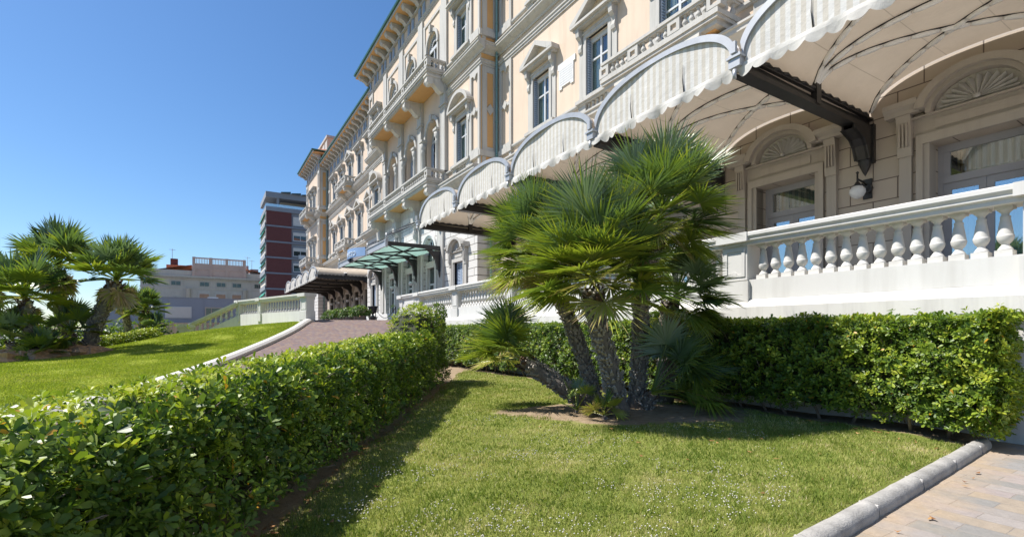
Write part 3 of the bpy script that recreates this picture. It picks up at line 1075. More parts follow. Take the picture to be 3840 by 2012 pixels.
def rib(mb, pts, r=.015):
    """dark rod with white sleeves threaded on it"""
    mb.tube([Vector(p) + Vector((-.05, 0, .012)) for p in pts], r, 6, 0)
    pts = [Vector(p) for p in pts]
    L = [0]
    for a, b in zip(pts, pts[1:]): L.append(L[-1] + (b - a).length)
    def at(t):
        for i in range(len(pts) - 1):
            if L[i + 1] >= t: return pts[i].lerp(pts[i + 1], (t - L[i]) / max(1e-6, L[i + 1] - L[i]))
        return pts[-1]
    n = int(L[-1] / .42)
    for i in range(n):
        t0, t1 = (i + .025) * L[-1] / n, (i + .975) * L[-1] / n
        q = [at(t0 + (t1 - t0) * k / 4) + Vector((0, 0, -.005)) for k in range(5)]
        mb.tube(q, [.04, .056, .06, .056, .04], 6, 1)


def awning(label, centre):
    aw = thing("terrace_awning", label, "awning", (XA, centre, AZ0))
    NS, NB = 32, 10
    for k in (-2, -1, 0, 1, 2):
        yc = centre + k * BAY
        vs, fs = [], []
        for j in range(NB + 1):
            for i in range(NS + 1):
                a = PI * i / NS
                s = -math.cos(a)
                p = vault_pt(yc, s, j / NB)
                vs.append(p)
        for j in range(NB):
            for i in range(NS):
                a = j * (NS + 1) + i
                fs.append((a, a + 1, a + NS + 2, a + NS + 1))
        mb = MB(); mb.add(vs, fs, 0, True)
        obj("canvas_vault", mb, CANVAS, aw)
        # striped front
        zb = AZ0 - .12
        h = BAY / 2 - .12
        fp = MB()
        for i in range(48):
            a, b = PI * i / 48, PI * (i + 1) / 48
            s0, s1 = -math.cos(a), -math.cos(b)
            f = lambda s: XA + .02 + .03 * math.sin(s * 5 + k) * (1 - s * s)
            fp.quad((f(s0), yc + s0 * h, zb), (f(s1), yc + s1 * h, zb), (f(s1), yc + s1 * h, vault_z(s1 * .97) - .02), (f(s0), yc + s0 * h, vault_z(s0 * .97) - .02))
        fp.tube([(XA + .0, yc - h - .05, zb - .02), (XA + .0, yc + h + .05, zb - .02)], .025, 6, 1)
        for q in (-.42, .36):
            fp.tube([(XA - .0, yc + q * h, zb + .02), (XA - .005, yc + q * h + .03, zb + .3), (XA, yc + q * h + .02, zb + .58)], [.012, .008, .003], 5, 2)
        obj("striped_front", fp, [STRIPE, VALANCE, IRON], aw)
        # scalloped valance, waving
        va = MB()
        n = 168
        rr = random.Random(k * 5 + 3)
        ph, amp = rr.random() * 6, .035 + rr.random() * .03
        def vp(i):
            t = i / n
            y = yc + (2 * t - 1) * (BAY / 2 - .02)
            lobe = abs(math.sin(PI * t * 13))
            wave = math.sin(t * 31 + ph) * amp + math.sin(t * 73 + ph * 2) * .012
            return y, zb - .13 - .095 * lobe ** .6 - .01 * math.sin(t * 19 + ph), wave
        for i in range(n):
            (ya, za, wa), (yb, zb2, wb) = vp(i), vp(i + 1)
            va.quad((XA - .03, ya, zb + .015), (XA - .03, yb, zb + .015), (XA - .05 + wb * .5, yb, zb - .07), (XA - .05 + wa * .5, ya, zb - .07))
            va.quad((XA - .05 + wa * .5, ya, zb - .07), (XA - .05 + wb * .5, yb, zb - .07), (XA - .05 + wb, yb, zb2), (XA - .05 + wa, ya, za))
        obj("valance", va, VALANCE, aw)
        fr = MB()
        H = BAY / 2 - .06
        for i in range(40):
            a, b = PI * i / 40, PI * (i + 1) / 40
            for x0, x1 in ((XA - .03, XA + .04),):
                p, q = -math.cos(a), -math.cos(b)
                zo, zo2 = vault_z(p * .985) + .05, vault_z(q * .985) + .05
                zi, zi2 = max(zb, vault_z(p) - .06), max(zb, vault_z(q) - .06)
                yo, yo2, yi, yi2 = yc + p * H, yc + q * H, yc + p * (H - .055), yc + q * (H - .055)
                fr.quad((x0, yo, zo), (x0, yo2, zo2), (x0, yi2, zi2), (x0, yi, zi))
                fr.quad((x1, yo, zo), (x1, yo2, zo2), (x1, yi2, zi2), (x1, yi, zi))
                fr.quad((x0, yo, zo), (x0, yo2, zo2), (x1, yo2, zo2), (x1, yo, zo))
                fr.quad((x0, yi, zi), (x0, yi2, zi2), (x1, yi2, zi2), (x1, yi, zi))
        obj("arch_frame", fr, LEAD, aw)
        lines = [[(s, .5) for s in np.linspace(-.985, .985, 25)],
                 [(s, .5 + .5 * (s + .985) / 1.97) for s in np.linspace(-.985, .985, 25)],
                 [(s, .5 + .5 * (.985 - s) / 1.97) for s in np.linspace(-.985, .985, 25)],
                 [(s, .5 - .48 * (s + .985) / 1.97) for s in np.linspace(-.985, .985, 25)],
                 [(s, .5 - .48 * (.985 - s) / 1.97) for s in np.linspace(-.985, .985, 25)]]
        for L in lines:
            m = MB(); rib(m, [vault_pt(yc, s, b, -.05) for s, b in L])
            obj("rib", m, [IRON, SLEEVE], aw)
    for k in range(6):
        y = centre + (k - 2.5) * BAY
        bm = MB()
        bm.box(XA + .12, XG, y - .11, y + .11, AZ0 - .26, AZ0 - .2); bm.box(XA + .12, XG, y - .11, y + .11, AZ0 + .02, AZ0 + .06)
        bm.box(XA + .12, XG, y - .03, y + .03, AZ0 - .2, AZ0 + .02)
        bm.box(XA + .12, XG - .02, y - .13, y - .11, AZ0 - .26, AZ0 - .16); bm.box(XA + .12, XG - .02, y + .11, y + .13, AZ0 - .26, AZ0 - .16)
        n = 14                                        # laced canvas edges over the top flange
        for s in (-1, 1):
            for i in range(n):
                x0 = XA + .3 + (XG - XA - .5) * i / n; x1 = XA + .3 + (XG - XA - .5) * (i + .9) / n
                bm.tube([(x0, y + s * .1, AZ0 + .07), ((x0 + x1) / 2, y + s * .11, AZ0 + .09), (x1, y + s * .1, AZ0 + .07)], [.025, .035, .025], 6, 0)
        bm.box((XA + XG) / 2 - .09, (XA + XG) / 2 + .09, y - .15, y + .15, AZ0 - .22, AZ0 + .3)
        obj("beam", bm, IRON, aw)
        br = MB()
        prof_ = [(XG - .02, AZ0 - .26), (XG - .95, AZ0 - .262), (XG - .98, AZ0 - .36), (XG - .8, AZ0 - .42), (XG - .58, AZ0 - .5), (XG - .44, AZ0 - .64), (XG - .36, AZ0 - .8),
                 (XG - .31, AZ0 - .92), (XG - .02, AZ0 - .92)]
        br.prism(prof_, 1, y - .13, y - .09); br.prism(prof_, 1, y + .09, y + .13)
        br.box(XG - .12, XG - .004, y - .16, y + .16, AZ0 - .98, AZ0 - .1)
        for (xa, za), (xb, zb_) in zip(prof_[2:8], prof_[3:8]):
            br.quad((xa, y - .16, za), (xb, y - .16, zb_), (xb, y + .16, zb_), (xa, y + .16, za))
        br.lathe(XG - .14, y, AZ0 - 1.28, [(.0, 0), (.05, .1), (.11, .24), (.135, .4), (.14, .7)], 10)
        obj("bracket", br, IRON, aw)
        gb = MB()
        gb.box(XA - .12, XA + .1, y - .11, y + .11, AZ0 - .16, AZ0 + .08); gb.box(XA - .15, XA + .12, y - .14, y + .14, AZ0 + .0, AZ0 + .04)
        gb.box(XA - .16, XA - .1, y - .05, y + .05, AZ0 + .08, AZ0 + .28); gb.tube([(XA - .1, y, AZ0 - .2), (XA - .1, y, AZ0 - .36)], .035, 8)
        obj("gutter_box", gb, LEAD, aw)
    return aw


awning("long awning of striped canvas vaults over the near terrace behind the palms", RW)
awning("awning of striped canvas vaults on the farther wing, beyond the green glass canopy", LW)

# ------------------------------------------------------------------ terrace with its balustrade
XT = 8.02
T0, T1 = -5.5, 23.1
tr = MB()
tr.box(XT + .32, XG - .001, T0, T1, 0.0, TZ)
o = obj("terrace_floor", tr, plain("terrace_paving", (.62, .57, .51), .8, 0, .15, 2)); tag(o, kind="structure")
tb = thing("terrace_balustrade", "long white stone balustrade with a plain parapet base along the near terrace", "balustrade", (XT, 9.2, 0))
pm = MB()
pm.box(XT, XT + .318, T0, T1, 1.80, 2.14)
pm.prism([(XT + .1, 1.80), (XT - .004, 1.797), (XT - .17, 1.66), (XT - .17, 1.46), (XT + .1, 1.46)], 1, T0, T1, 1)
pm.box(XT - .06, XT + .3, T0, T1, -.1, 1.459, 1)
obj("parapet", pm, [WHITE, streaked("grey_ledge", (.62, .60, .56), (.32, .30, .27), .5)], tb)
PEDY = [RW + (k - 2.5) * BAY for k in range(-1, 6)]
rl = MB()
def rail_prof(x, z): return [(x - .06, z), (x - .06, z + .05), (x - .1, z + .07), (x - .1, z + .1), (x - .13, z + .14), (x - .13, z + .19), (x - .1, z + .21), (x + .36, z + .21), (x + .39, z + .19), (x + .39, z + .14), (x + .36, z + .1), (x + .32, z + .07), (x + .32, z)]
rl.prism(rail_prof(XT, 2.745), 1, T0, T1 - .3)
obj("handrail", rl, WHITE2, tb)
BT = MB()
BT.lathe(0, 0, 0, [(0.0704, .075), (0.0720, .088), (0.0672, .1), (0.0592, .108), (0.0528, .122), (0.0400, .136), (0.0368, .15), (0.0416, .158), (0.0528, .17), (0.0664, .19), (0.0760, .215), (0.0800, .242), (0.0808, .256), (0.0752, .262), (0.0736, .27), (0.0664, .33), (0.0560, .4), (0.0448, .465), (0.0480, .47), (0.0496, .48), (0.0464, .49), (0.0368, .495), (0.0352, .52), (0.0448, .535), (0.0592, .55), (0.0720, .562), (0.0752, .572)], 24)
BT.box(-.086, .086, -.08, .08, 0, .076); BT.box(-.082, .082, -.08, .08, .571, .606)
BT_ME = BT.mesh("baluster", [WHITE2])
def pedestal(x, y, z0, h, parent, half=.24, rot=None):
    p = MB()
    p.box(-.03, .35, -half, half, 0, h)
    p.box(-.06, .38, -half - .03, half + .03, h, h + .06); p.box(-.145, .42, -half - .06, half + .06, h + .06, h + .216)
    p.box(-.06, .38, -half - .03, half + .03, -.42, -.02)
    for a, b, c, d in ((-half + .04, -half + .1, .06, h - .05), (half - .1, half - .04, .06, h - .05), (-half + .1, half - .1, .06, .1), (-half + .1, half - .1, h - .09, h - .05)):
        p.box(-.045, -.03, a, b, c, d)
    p.ring(0, .1, 0, .05, -.045, -.03, 0, 180, 8)
    o = obj("pedestal", p, WHITE2, parent, (x, y, z0))
    if rot is not None: o.rotation_euler = (0, 0, rot)
    return o
for y in PEDY[:-1] + [PEDY[-1]]:
    pedestal(XT, y, 2.14, .6, tb)
for i in range(1, 6):
    a, b = PEDY[i] + .32, PEDY[i + 1] - .32
    n = 15
    for k in range(n):
        obj("baluster", BT_ME, None, tb, (XT + .15, a + (b - a) * (k + .5) / n, 2.14))
for k in range(4):
    obj("baluster", BT_ME, None, tb, (XT + .15, PEDY[1] - .45 - k * .23, 2.14))
ep = MB()
ep.box(XT, XT + .318, PEDY[-1] + .24, T1 - .3, 2.141, 2.745); ep.box(XT - .03, XT, PEDY[-1] + .45, T1 - .6, 2.25, 2.65)
obj("end_panel", ep, WHITE2, tb)
pedestal(XT, T1 - .06, 2.14, .6, tb)

# left balustrade: from the head of the drive away to the steps
B0 = Vector((3.8, 23.76, 0)); BD = Vector((-.278, .96, 0)).normalized()
ang = math.atan2(BD.y, BD.x) - PI / 2              # local +y runs along BD
lb = thing("stair_balustrade", "white stone balustrade at the head of the drive, raking down beside the steps", "balustrade", (B0.x, B0.y, PZ))
def LBP(t, x, z): return (B0.x + BD.x * t + BD.y * x, B0.y + BD.y * t - BD.x * x, z)
def lb_box(mb, t0, t1, x0, x1, z0, z1, m=0, dz=0):
    vs = [LBP(t, x, z + (dz if t == t1 else 0)) for x in (x0, x1) for t in (t0, t1) for z in (z0, z1)]
    mb.add(vs, [(0, 1, 3, 2), (4, 6, 7, 5), (0, 4, 5, 1), (2, 3, 7, 6), (0, 2, 6, 4), (1, 5, 7, 3)], m)
m = MB(); lb_box(m, .25, 8.2, 0, .32, .6, PZ + .42)
obj("parapet", m, WHITE, lb)
m = MB()
for z0, z1, w in ((.99, 1.05, .05), (1.05, 1.12, .09), (1.12, 1.2, .13)): lb_box(m, .2, 8.35, -w, .32 + w, PZ + z0, PZ + z1)
obj("handrail", m, WHITE2, lb)
for t in (0.18, 5.2, 8.2):
    p = pedestal(*LBP(t, 0, PZ + .42), .58, lb, .3 if t < 1 else .2, ang)
    p.location = Vector(LBP(t, 0, PZ + .42)) - WLOC[lb.name]
for t0, t1, n in ((.6, 4.95, 14), (5.45, 7.95, 8)):
    for k in range(n):
        obj("baluster", BT_ME, None, lb, LBP(t0 + (t1 - t0) * (k + .5) / n, .15, PZ + .42)).scale = (.72, .72, .95)
m = MB(); lb_box(m, -.14, .5, -.04, .36, .4, PZ + .42)
obj("corner_pier", m, WHITE, lb)
# raked part
S0 = Vector(LBP(8.2, .16, 0)); SD = Vector((-CS, SN, 0)).normalized(); SL = 2.9; DROP = 1.32
def SP(t, x, z): return (S0.x + SD.x * t - SD.y * x, S0.y + SD.y * t + SD.x * x, z - DROP * t / SL)
def s_box(mb, t0, t1, w, z0, z1):
    vs = [SP(t, x, z) for x in (-w, w) for t in (t0, t1) for z in (z0, z1)]
    mb.add(vs, [(0, 1, 3, 2), (4, 6, 7, 5), (0, 4, 5, 1), (2, 3, 7, 6), (0, 2, 6, 4), (1, 5, 7, 3)])
m = MB()
for z0, z1, w in ((.99, 1.05, .2), (1.05, 1.12, .24), (1.12, 1.2, .28)): s_box(m, 0, SL, w, PZ + z0, PZ + z1)
obj("raking_handrail", m, WHITE2, lb)
m = MB(); s_box(m, 0, SL, .16, PZ - .4, PZ + .42); obj("raking_parapet", m, WHITE, lb)
for k in range(9):
    obj("baluster", BT_ME, None, lb, SP(.25 + k * .3, 0, PZ + .42)).scale = (1, 1, .95)
m = MB(); e = SP(SL + .25, 0, PZ)
m.box(e[0] - .38, e[0] + .38, e[1] - .38, e[1] + .38, -.2, e[2] + 1.12); m.box(e[0] - .46, e[0] + .46, e[1] - .46, e[1] + .46, e[2] + 1.12, e[2] + 1.32)
obj("end_pier", m, WHITE2, lb)

# ------------------------------------------------------------------ glass entrance canopy
CX, CZ = 8.73, 6.2
cy = [BRK[0] - .02, BRK[1], BRK[2], BRK[3] + .02]
gc = thing("entrance_canopy", "green glass canopy on dark iron beams over the hotel entrance", "canopy", (XPG, PVC, CZ))
for i in range(3):
    y0, y1 = cy[i] + .1, cy[i + 1] - .1
    m = MB(); m.add([(CX + .1, y0, CZ + .0), (CX + .1, y1, CZ + .0), (XPG, y1, CZ + .06), (XPG, y0, CZ + .06), (CX + .1, y0, CZ + .015), (CX + .1, y1, CZ + .015), (XPG, y1, CZ + .075), (XPG, y0, CZ + .075)],
                    [(0, 1, 2, 3), (7, 6, 5, 4), (0, 4, 5, 1), (2, 6, 7, 3)])
    obj("glass_panel", m, GREENG, gc)
    m = MB()
    for (xa, ya, xb, yb) in ((CX + .1, y0, XPG - .2, y1), (CX + .1, y1, XPG - .2, y0)):
        m.tube([(xa, ya, CZ - .05), (xb, yb, CZ - .0)], .045, 4)
    m.box((CX + XPG) / 2 - .035, (CX + XPG) / 2 + .035, y0, y1, CZ - .04, CZ + .1)
    obj("cross_brace", m, IRON, gc)
for y in cy:
    m = MB()
    m.prism([(CX, CZ - .06), (CX, CZ + .16), (XPG, CZ + .16), (XPG, CZ - .12), ((CX + XPG) / 2, CZ - .05)], 1, y - .06, y + .06)
    obj("beam", m, IRON, gc)
    m = MB()
    m.prism([(XPG, CZ - .2), (XPG - 1.0, CZ - .11), (XPG - .72, CZ - .3), (XPG - .45, CZ - .62), (XPG - .36, CZ - 1.0), (XPG - .34, CZ - 1.25), (XPG, CZ - 1.3)], 1, y - .11, y + .11)
    m.lathe(XPG - .14, y, CZ - 1.75, [(0, 0), (.06, .1), (.1, .3), (.12, .5)], 8)
    obj("bracket", m, IRON, gc)
m = MB(); m.box(CX - .09, CX, cy[0] - .15, cy[3] + .15, CZ - .12, CZ + .2); m.box(CX - .14, CX + .02, cy[0] - .18, cy[3] + .18, CZ + .2, CZ + .25)
for y in cy: m.tube([(CX - .04, y, CZ + .25), (CX - .04, y, CZ + .62)], .05, 8); m.box(CX - .13, CX + .02, y - .08, y + .08, CZ - .16, CZ + .27)
obj("fascia", m, LEAD, gc)
m = MB()
for y in cy: m.tube([(CX, y, CZ + .5), (XPG, y, CZ + 2.3)], .018, 6)
m.tube([(CX - .04, cy[0], CZ + .58), (XA, RW + 2.5 * BAY, AZ0 + .1)], .02, 6)
m.tube([(CX - .04, cy[0], CZ + .46), (XA, RW + 2.5 * BAY, AZ0 - .02)], .02, 6)
obj("tie_rod", m, IRON, gc)

# the hotel's name on a bowed board over the canopy front
sg = thing("hotel_sign", "bowed blue sign with pale raised lettering on the front of the glass canopy", "sign", (CX, 33.3, CZ - .1))
m = MB()
n = 20
SY0, SY1 = 31.5, 35.5
def sgx(t): return CX - .15 - .55 * math.sin(PI * t)
for i in range(n):
    a, b = i / n, (i + 1) / n
    ya, yb = SY0 + (SY1 - SY0) * a, SY0 + (SY1 - SY0) * b
    za, zb = CZ + .40 + .08 * math.sin(PI * a), CZ + .40 + .08 * math.sin(PI * b)
    m.add([(sgx(a), ya, CZ - .14), (sgx(b), yb, CZ - .14), (sgx(b), yb, zb), (sgx(a), ya, za), (sgx(a) + .06, ya, CZ - .14), (sgx(b) + .06, yb, CZ - .14), (sgx(b) + .06, yb, zb), (sgx(a) + .06, ya, za)],
          [(0, 1, 2, 3), (4, 7, 6, 5), (3, 2, 6, 7), (0, 4, 5, 1)])
obj("board", m, plain("sign_blue", (.25, .36, .55), .35, .2, .1, 2), sg)
LETT = plain("sign_letters", (.72, .76, .80), .3, .3, .05)
LETB = plain("sign_dark_letters", (.05, .08, .16), .4, .1, .05)
def text3d(name, body, size, parent, origin, mat, fn=None):
    cu = bpy.data.curves.new("lettering", 'FONT'); cu.body = body; cu.size = size; cu.extrude = .012; cu.resolution_u = 2
    to = bpy.data.objects.new("lettering", cu); COL.objects.link(to)
    bpy.context.view_layer.update()
    dg = bpy.context.evaluated_depsgraph_get()
    me = bpy.data.meshes.new_from_object(to.evaluated_get(dg))
    bpy.data.objects.remove(to)
    for v in me.vertices: v.co = fn(v.co.x, v.co.y, v.co.z)
    me.materials.clear(); me.materials.append(mat)
    return place(bpy.data.objects.new(name, me), parent, (0, 0, 0))
def on_sign(y0, z0):
    def fn(x, y, z):
        yy = y0 - x; t = (yy - SY0) / (SY1 - SY0)
        return Vector((sgx(min(1, max(0, t))) - .02 - z, yy, z0 + y))
    return fn
for body, size, y0, z0, mt in (("GRAND", .24, 35.3, CZ + .16, LETB), ("HOTEL", .24, 35.3, CZ - .09, LETB), ("PALAZZO", .42, 34.25, CZ - .04, LETT)):
    text3d("lettering", body, size, sg, None, mt, on_sign(y0, z0))

# memorial plaque between two windows
pq = thing("wall_plaque", "white stepped stone plaque with worn engraved lines between two pedimented windows", "plaque", (XW, 16.93, 12.4))
m = MB()
pz0, pz1 = 11.9, 13.05
m.box(XW - .05, XW, 16.42, 17.42, pz0 + .1, pz1 - .25); m.box(XW - .052, XW, 16.3, 17.5, pz1 - .25, pz1)
m.box(XW - .048, XW, 16.42, 16.62, pz0, pz0 + .1); m.box(XW - .048, XW, 17.22, 17.42, pz0, pz0 + .1)
obj("slab", m, plain("white_marble", (.64, .64, .625), .5, 0, .05), pq)
m = MB(); rr = random.Random(3)
for i in range(7):
    y = 17.36
    while y > 16.5:
        w = rr.uniform(.03, .1)
        m.box(XW - .054, XW - .049, y - w, y, pz1 - .34 - i * .105, pz1 - .30 - i * .105); y -= w + .03
obj("lettering", m, plain("faded_engraving", (.42, .42, .42), .6, 0, .05), pq)

# ------------------------------------------------------------------ globe lamps on wall arms
def lamp_proto(X, y, z, label, grp):
    t = thing("wall_lamp", label, "lamp", (X, y, z), grp)
    m = MB(); m.box(X - .04, X, y - .09, y + .09, z - .1, z + .36); m.tube([(X - .02, y, z + .13), (X - .1, y, z + .13)], .12, 10)
    obj("back_plate", m, IRON, t)
    m = MB(); m.tube([(X - .04, y, z + .2), (X - .25, y, z + .26), (X - .52, y, z + .28)], .022, 8); m.tube([(X - .08, y, z + .05), (X - .3, y, z + .22)], .014, 6)
    m.tube([(X - .52, y, z + .42), (X - .52, y, z + .14)], .02, 8); m.lathe(X - .52, y, z + .12, [(.1, 0), (.06, .05), (.03, .1)], 10); m.lathe(X - .52, y, z + .40, [(.02, 0), (.035, .03), (.0, .06)], 8)
    obj("arm", m, IRON, t)
    m = MB(); m.lathe(X - .52, y, z - .17, [(.0, 0), (.06, .015), (.12, .06), (.16, .14), (.155, .21), (.105, .28), (.08, .295)], 20); obj("globe", m, GLOBE, t)
    return t
L0 = lamp_proto(XG, RW - 1.5 * BAY, 4.42, "frosted globe lamp on the near terrace wall between two shell-topped doors", "wall lamps along the hotel")
for X, y, lab in ((XPG, BRK[1], "globe lamp on the entrance pilaster nearer the near terrace"), (XPG, BRK[2], "globe lamp on the farther entrance pilaster under the glass canopy"),
                  (XG, LW - 1.5 * BAY, "globe lamp under the far awning, first past the entrance"), (XG, LW - .5 * BAY, "globe lamp under the far awning, second past the entrance"),
                  (XG, LW + .5 * BAY, "globe lamp under the far awning, third past the entrance"), (XG, LW + 1.5 * BAY, "globe lamp under the far awning, fourth past the entrance")):
    c = copy_tree(L0, None, (X, y, 4.42)); c["label"] = lab

# urn, chain, shrubs on the forecourt
ur = thing("stone_urn", "dark urn on a square pedestal in front of the entrance", "urn", (9.5, 33.0, PZ))
m = MB(); m.box(9.22, 9.78, 32.72, 33.28, PZ, PZ + .1); m.box(9.29, 9.71, 32.79, 33.21, PZ + .1, PZ + .38); m.box(9.24, 9.76, 32.74, 33.26, PZ + .38, PZ + .44)
obj("pedestal", m, plain("dark_stone", (.07, .065, .065), .6, 0, .25, 8), ur)
m = MB(); m.lathe(9.5, 33, PZ + .44, [(.17, 0), (.17, .03), (.07, .1), (.06, .18), (.1, .22), (.22, .3), (.27, .45), (.28, .62), (.33, .68), (.33, .72), (.27, .73), (.25, .68)], 18)
obj("bowl", m, plain("dark_bronze", (.05, .05, .055), .5, .3, .2, 8), ur)
ch = thing("chain_barrier", "sagging chain between the dark urn and a post by the entrance door", "chain", (9.6, 31.0, PZ))
m = MB(); m.tube([(9.6 + .3 * i / 16, 32.7 - 3.2 * i / 16, PZ + .95 - .62 * math.sin(PI * i / 16)) for i in range(17)], .022, 6); obj("chain", m, IRON, ch)
m = MB(); m.lathe(9.9, 29.5, PZ, [(.13, 0), (.13, .03), (.03, .05), (.03, .95), (.05, .98), (.0, 1.03)], 10); obj("post", m, IRON, ch)
m = MB(); m.lathe(9.6, 32.7, PZ, [(.13, 0), (.13, .03), (.03, .05), (.03, .95), (.05, .98), (.0, 1.03)], 10); obj("post", m, IRON, ch)

# ------------------------------------------------------------------ ground, lawns, drive, pavement
def dotmask(nt, p, ax, ay, off=0.0):
    n = N(nt, "ShaderNodeVectorMath", operation='DOT_PRODUCT')
    nt.links.new(p, n.inputs[0]); n.inputs[1].default_value = (ax, ay, 0)
    a = N(nt, "ShaderNodeMath", operation='ADD'); nt.links.new(n.outputs["Value"], a.inputs[0]); a.inputs[1].default_value = off
    return a.outputs[0]


def mth(nt, op, a, b=None):
    n = N(nt, "ShaderNodeMath", operation=op)
    for i, v in enumerate((a, b)):
        if v is None: continue
        if hasattr(v, "links"): nt.links.new(v, n.inputs[i])
        else: n.inputs[i].default_value = v
    return n.outputs[0]


def lawn_mat(name, dark, light, straw, soil=None):
    m, nt, b = new_mat(name)
    p = pos(nt)
    c = ramp(nt, noise(nt, p, 1.1, 8, .7), [(.3, dark), (.55, light), (.75, straw)])
    c = mix(nt, .6, c, ramp(nt, noise(nt, p, 60, 4, .7), [(.3, .45), (.7, 1.25)]), 'MULTIPLY')
    if soil:
        sc = ramp(nt, noise(nt, p, 9, 8, .7), [(.3, (.20, .14, .085)), (.7, (.36, .28, .19))])
        wob = mth(nt, 'MULTIPLY', mth(nt, 'SUBTRACT', noise(nt, p, 2.2, 5, .6), .5), 1.5)
        u = mth(nt, 'DIVIDE', dotmask(nt, p, CS, -SN, -1.75), 2.05)
        v = mth(nt, 'DIVIDE', dotmask(nt, p, SN, CS, -7.5), 1.0)
        e = mth(nt, 'ADD', mth(nt, 'ADD', mth(nt, 'MULTIPLY', u, u), mth(nt, 'MULTIPLY', v, v)), wob)
        k1 = ramp(nt, e, [(.8, 1.0), (1.0, 0.0)])
        k2 = ramp(nt, mth(nt, 'ADD', dotmask(nt, p, CS, -SN, 1.72), mth(nt, 'MULTIPLY', wob, .25)), [(.12, 1.0), (.32, 0.0)])
        k3 = ramp(nt, mth(nt, 'ADD', dotmask(nt, p, 1, 0, -6.5), mth(nt, 'MULTIPLY', wob, .25)), [(.68, 0.0), (.78, 1.0)])
        k = mth(nt, 'MAXIMUM', mth(nt, 'MAXIMUM', k1, k2), k3)
        c = mix(nt, k, c, sc)
    nt.links.new(c, b.inputs["Base Color"])
    b.inputs["Roughness"].default_value = .9
    b.inputs["Specular IOR Level"].default_value = .1
    bump(nt, b, noise(nt, p, 35, 6, .7), .6, .03)
    return m


def pavers(name, cols, bw, bh, order, joint, mortar=.006, sand=False):
    m, nt, b = new_mat(name)
    p = pos(nt)
    v = swiz(nt, p, order)
    s = N(nt, "ShaderNodeSeparateXYZ"); nt.links.new(v, s.inputs[0])
    row = mth(nt, 'FLOOR', mth(nt, 'DIVIDE', s.outputs[1], bh))
    odd = mth(nt, 'MULTIPLY', mth(nt, 'MODULO', mth(nt, 'ABSOLUTE', row), 2.0), .5)
    col = mth(nt, 'FLOOR', mth(nt, 'ADD', mth(nt, 'DIVIDE', s.outputs[0], bw), odd))
    cb = N(nt, "ShaderNodeCombineXYZ"); nt.links.new(row, cb.inputs[0]); nt.links.new(col, cb.inputs[1])
    w = N(nt, "ShaderNodeTexWhiteNoise", noise_dimensions='2D'); nt.links.new(cb.outputs[0], w.inputs["Vector"])
    c = ramp(nt, w.outputs["Value"], [(i / len(cols), cc) for i, cc in enumerate(cols)], 'CONSTANT')
    c = mix(nt, .5, c, ramp(nt, noise(nt, p, 14, 8, .75), [(.25, .55), (.75, 1.2)]), 'MULTIPLY')
    fu = mth(nt, 'FRACT', mth(nt, 'ADD', mth(nt, 'DIVIDE', s.outputs[0], bw), odd))
    fv = mth(nt, 'FRACT', mth(nt, 'DIVIDE', s.outputs[1], bh))
    eu = mth(nt, 'MULTIPLY', mth(nt, 'MINIMUM', fu, mth(nt, 'SUBTRACT', 1.0, fu)), bw)
    ev = mth(nt, 'MULTIPLY', mth(nt, 'MINIMUM', fv, mth(nt, 'SUBTRACT', 1.0, fv)), bh)
    e = mth(nt, 'ADD', mth(nt, 'MINIMUM', eu, ev), mth(nt, 'MULTIPLY', mth(nt, 'SUBTRACT', noise(nt, p, 18, 3), .5), .012))
    k = ramp(nt, mth(nt, 'DIVIDE', e, mortar * 2), [(.25, 1.0), (.6, 0.0)])
    c = mix(nt, k, c, joint)
    st = ramp(nt, noise(nt, p, .9, 6, .65), [(.5, 0.0), (.75, .55)])
    c = mix(nt, st, c, tuple(.5 * (cols[-1][i] + joint[i]) for i in range(3)))
    if sand:                                           # ochre sand washed up along the kerb
        w_ = mth(nt, 'MULTIPLY', mth(nt, 'SUBTRACT', noise(nt, p, 3.2, 6, .65), .5), .9)
        kk = ramp(nt, mth(nt, 'ADD', dotmask(nt, p, -.077, 1.0, -.62), w_), [(.25, 0.0), (.75, .85)])
        c = mix(nt, kk, c, ramp(nt, noise(nt, p, 25, 5, .7), [(.3, (.30, .22, .14)), (.7, (.42, .32, .21))]))
    nt.links.new(c, b.inputs["Base Color"])
    b.inputs["Roughness"].default_value = .85
    b.inputs["Specular IOR Level"].default_value = .25
    bump(nt, b, mth(nt, 'SUBTRACT', noise(nt, p, 30, 5), k), .5, .012)
    return m


LAWN_F = lawn_mat("front_lawn_turf", (.13, .165, .03), (.205, .225, .055), (.33, .285, .14), True)
LAWN_L = lawn_mat("mound_lawn_turf", (.19, .24, .025), (.26, .30, .035), (.34, .335, .08))
PAVE = pavers("paving_setts", [(.22, .215, .20), (.29, .25, .235), (.25, .24, .23), (.30, .27, .25), (.30, .25, .195), (.23, .22, .205), (.30, .26, .24), (.27, .245, .225)], .40, .19, (1, 0, None), (.24, .21, .18), .004, True)
BRICK = pavers("drive_bricks", [(.175, .12, .105), (.145, .105, .105), (.20, .15, .125), (.16, .12, .12), (.19, .13, .105)], .22, .11, (1, 0, None), (.15, .12, .11), .004)

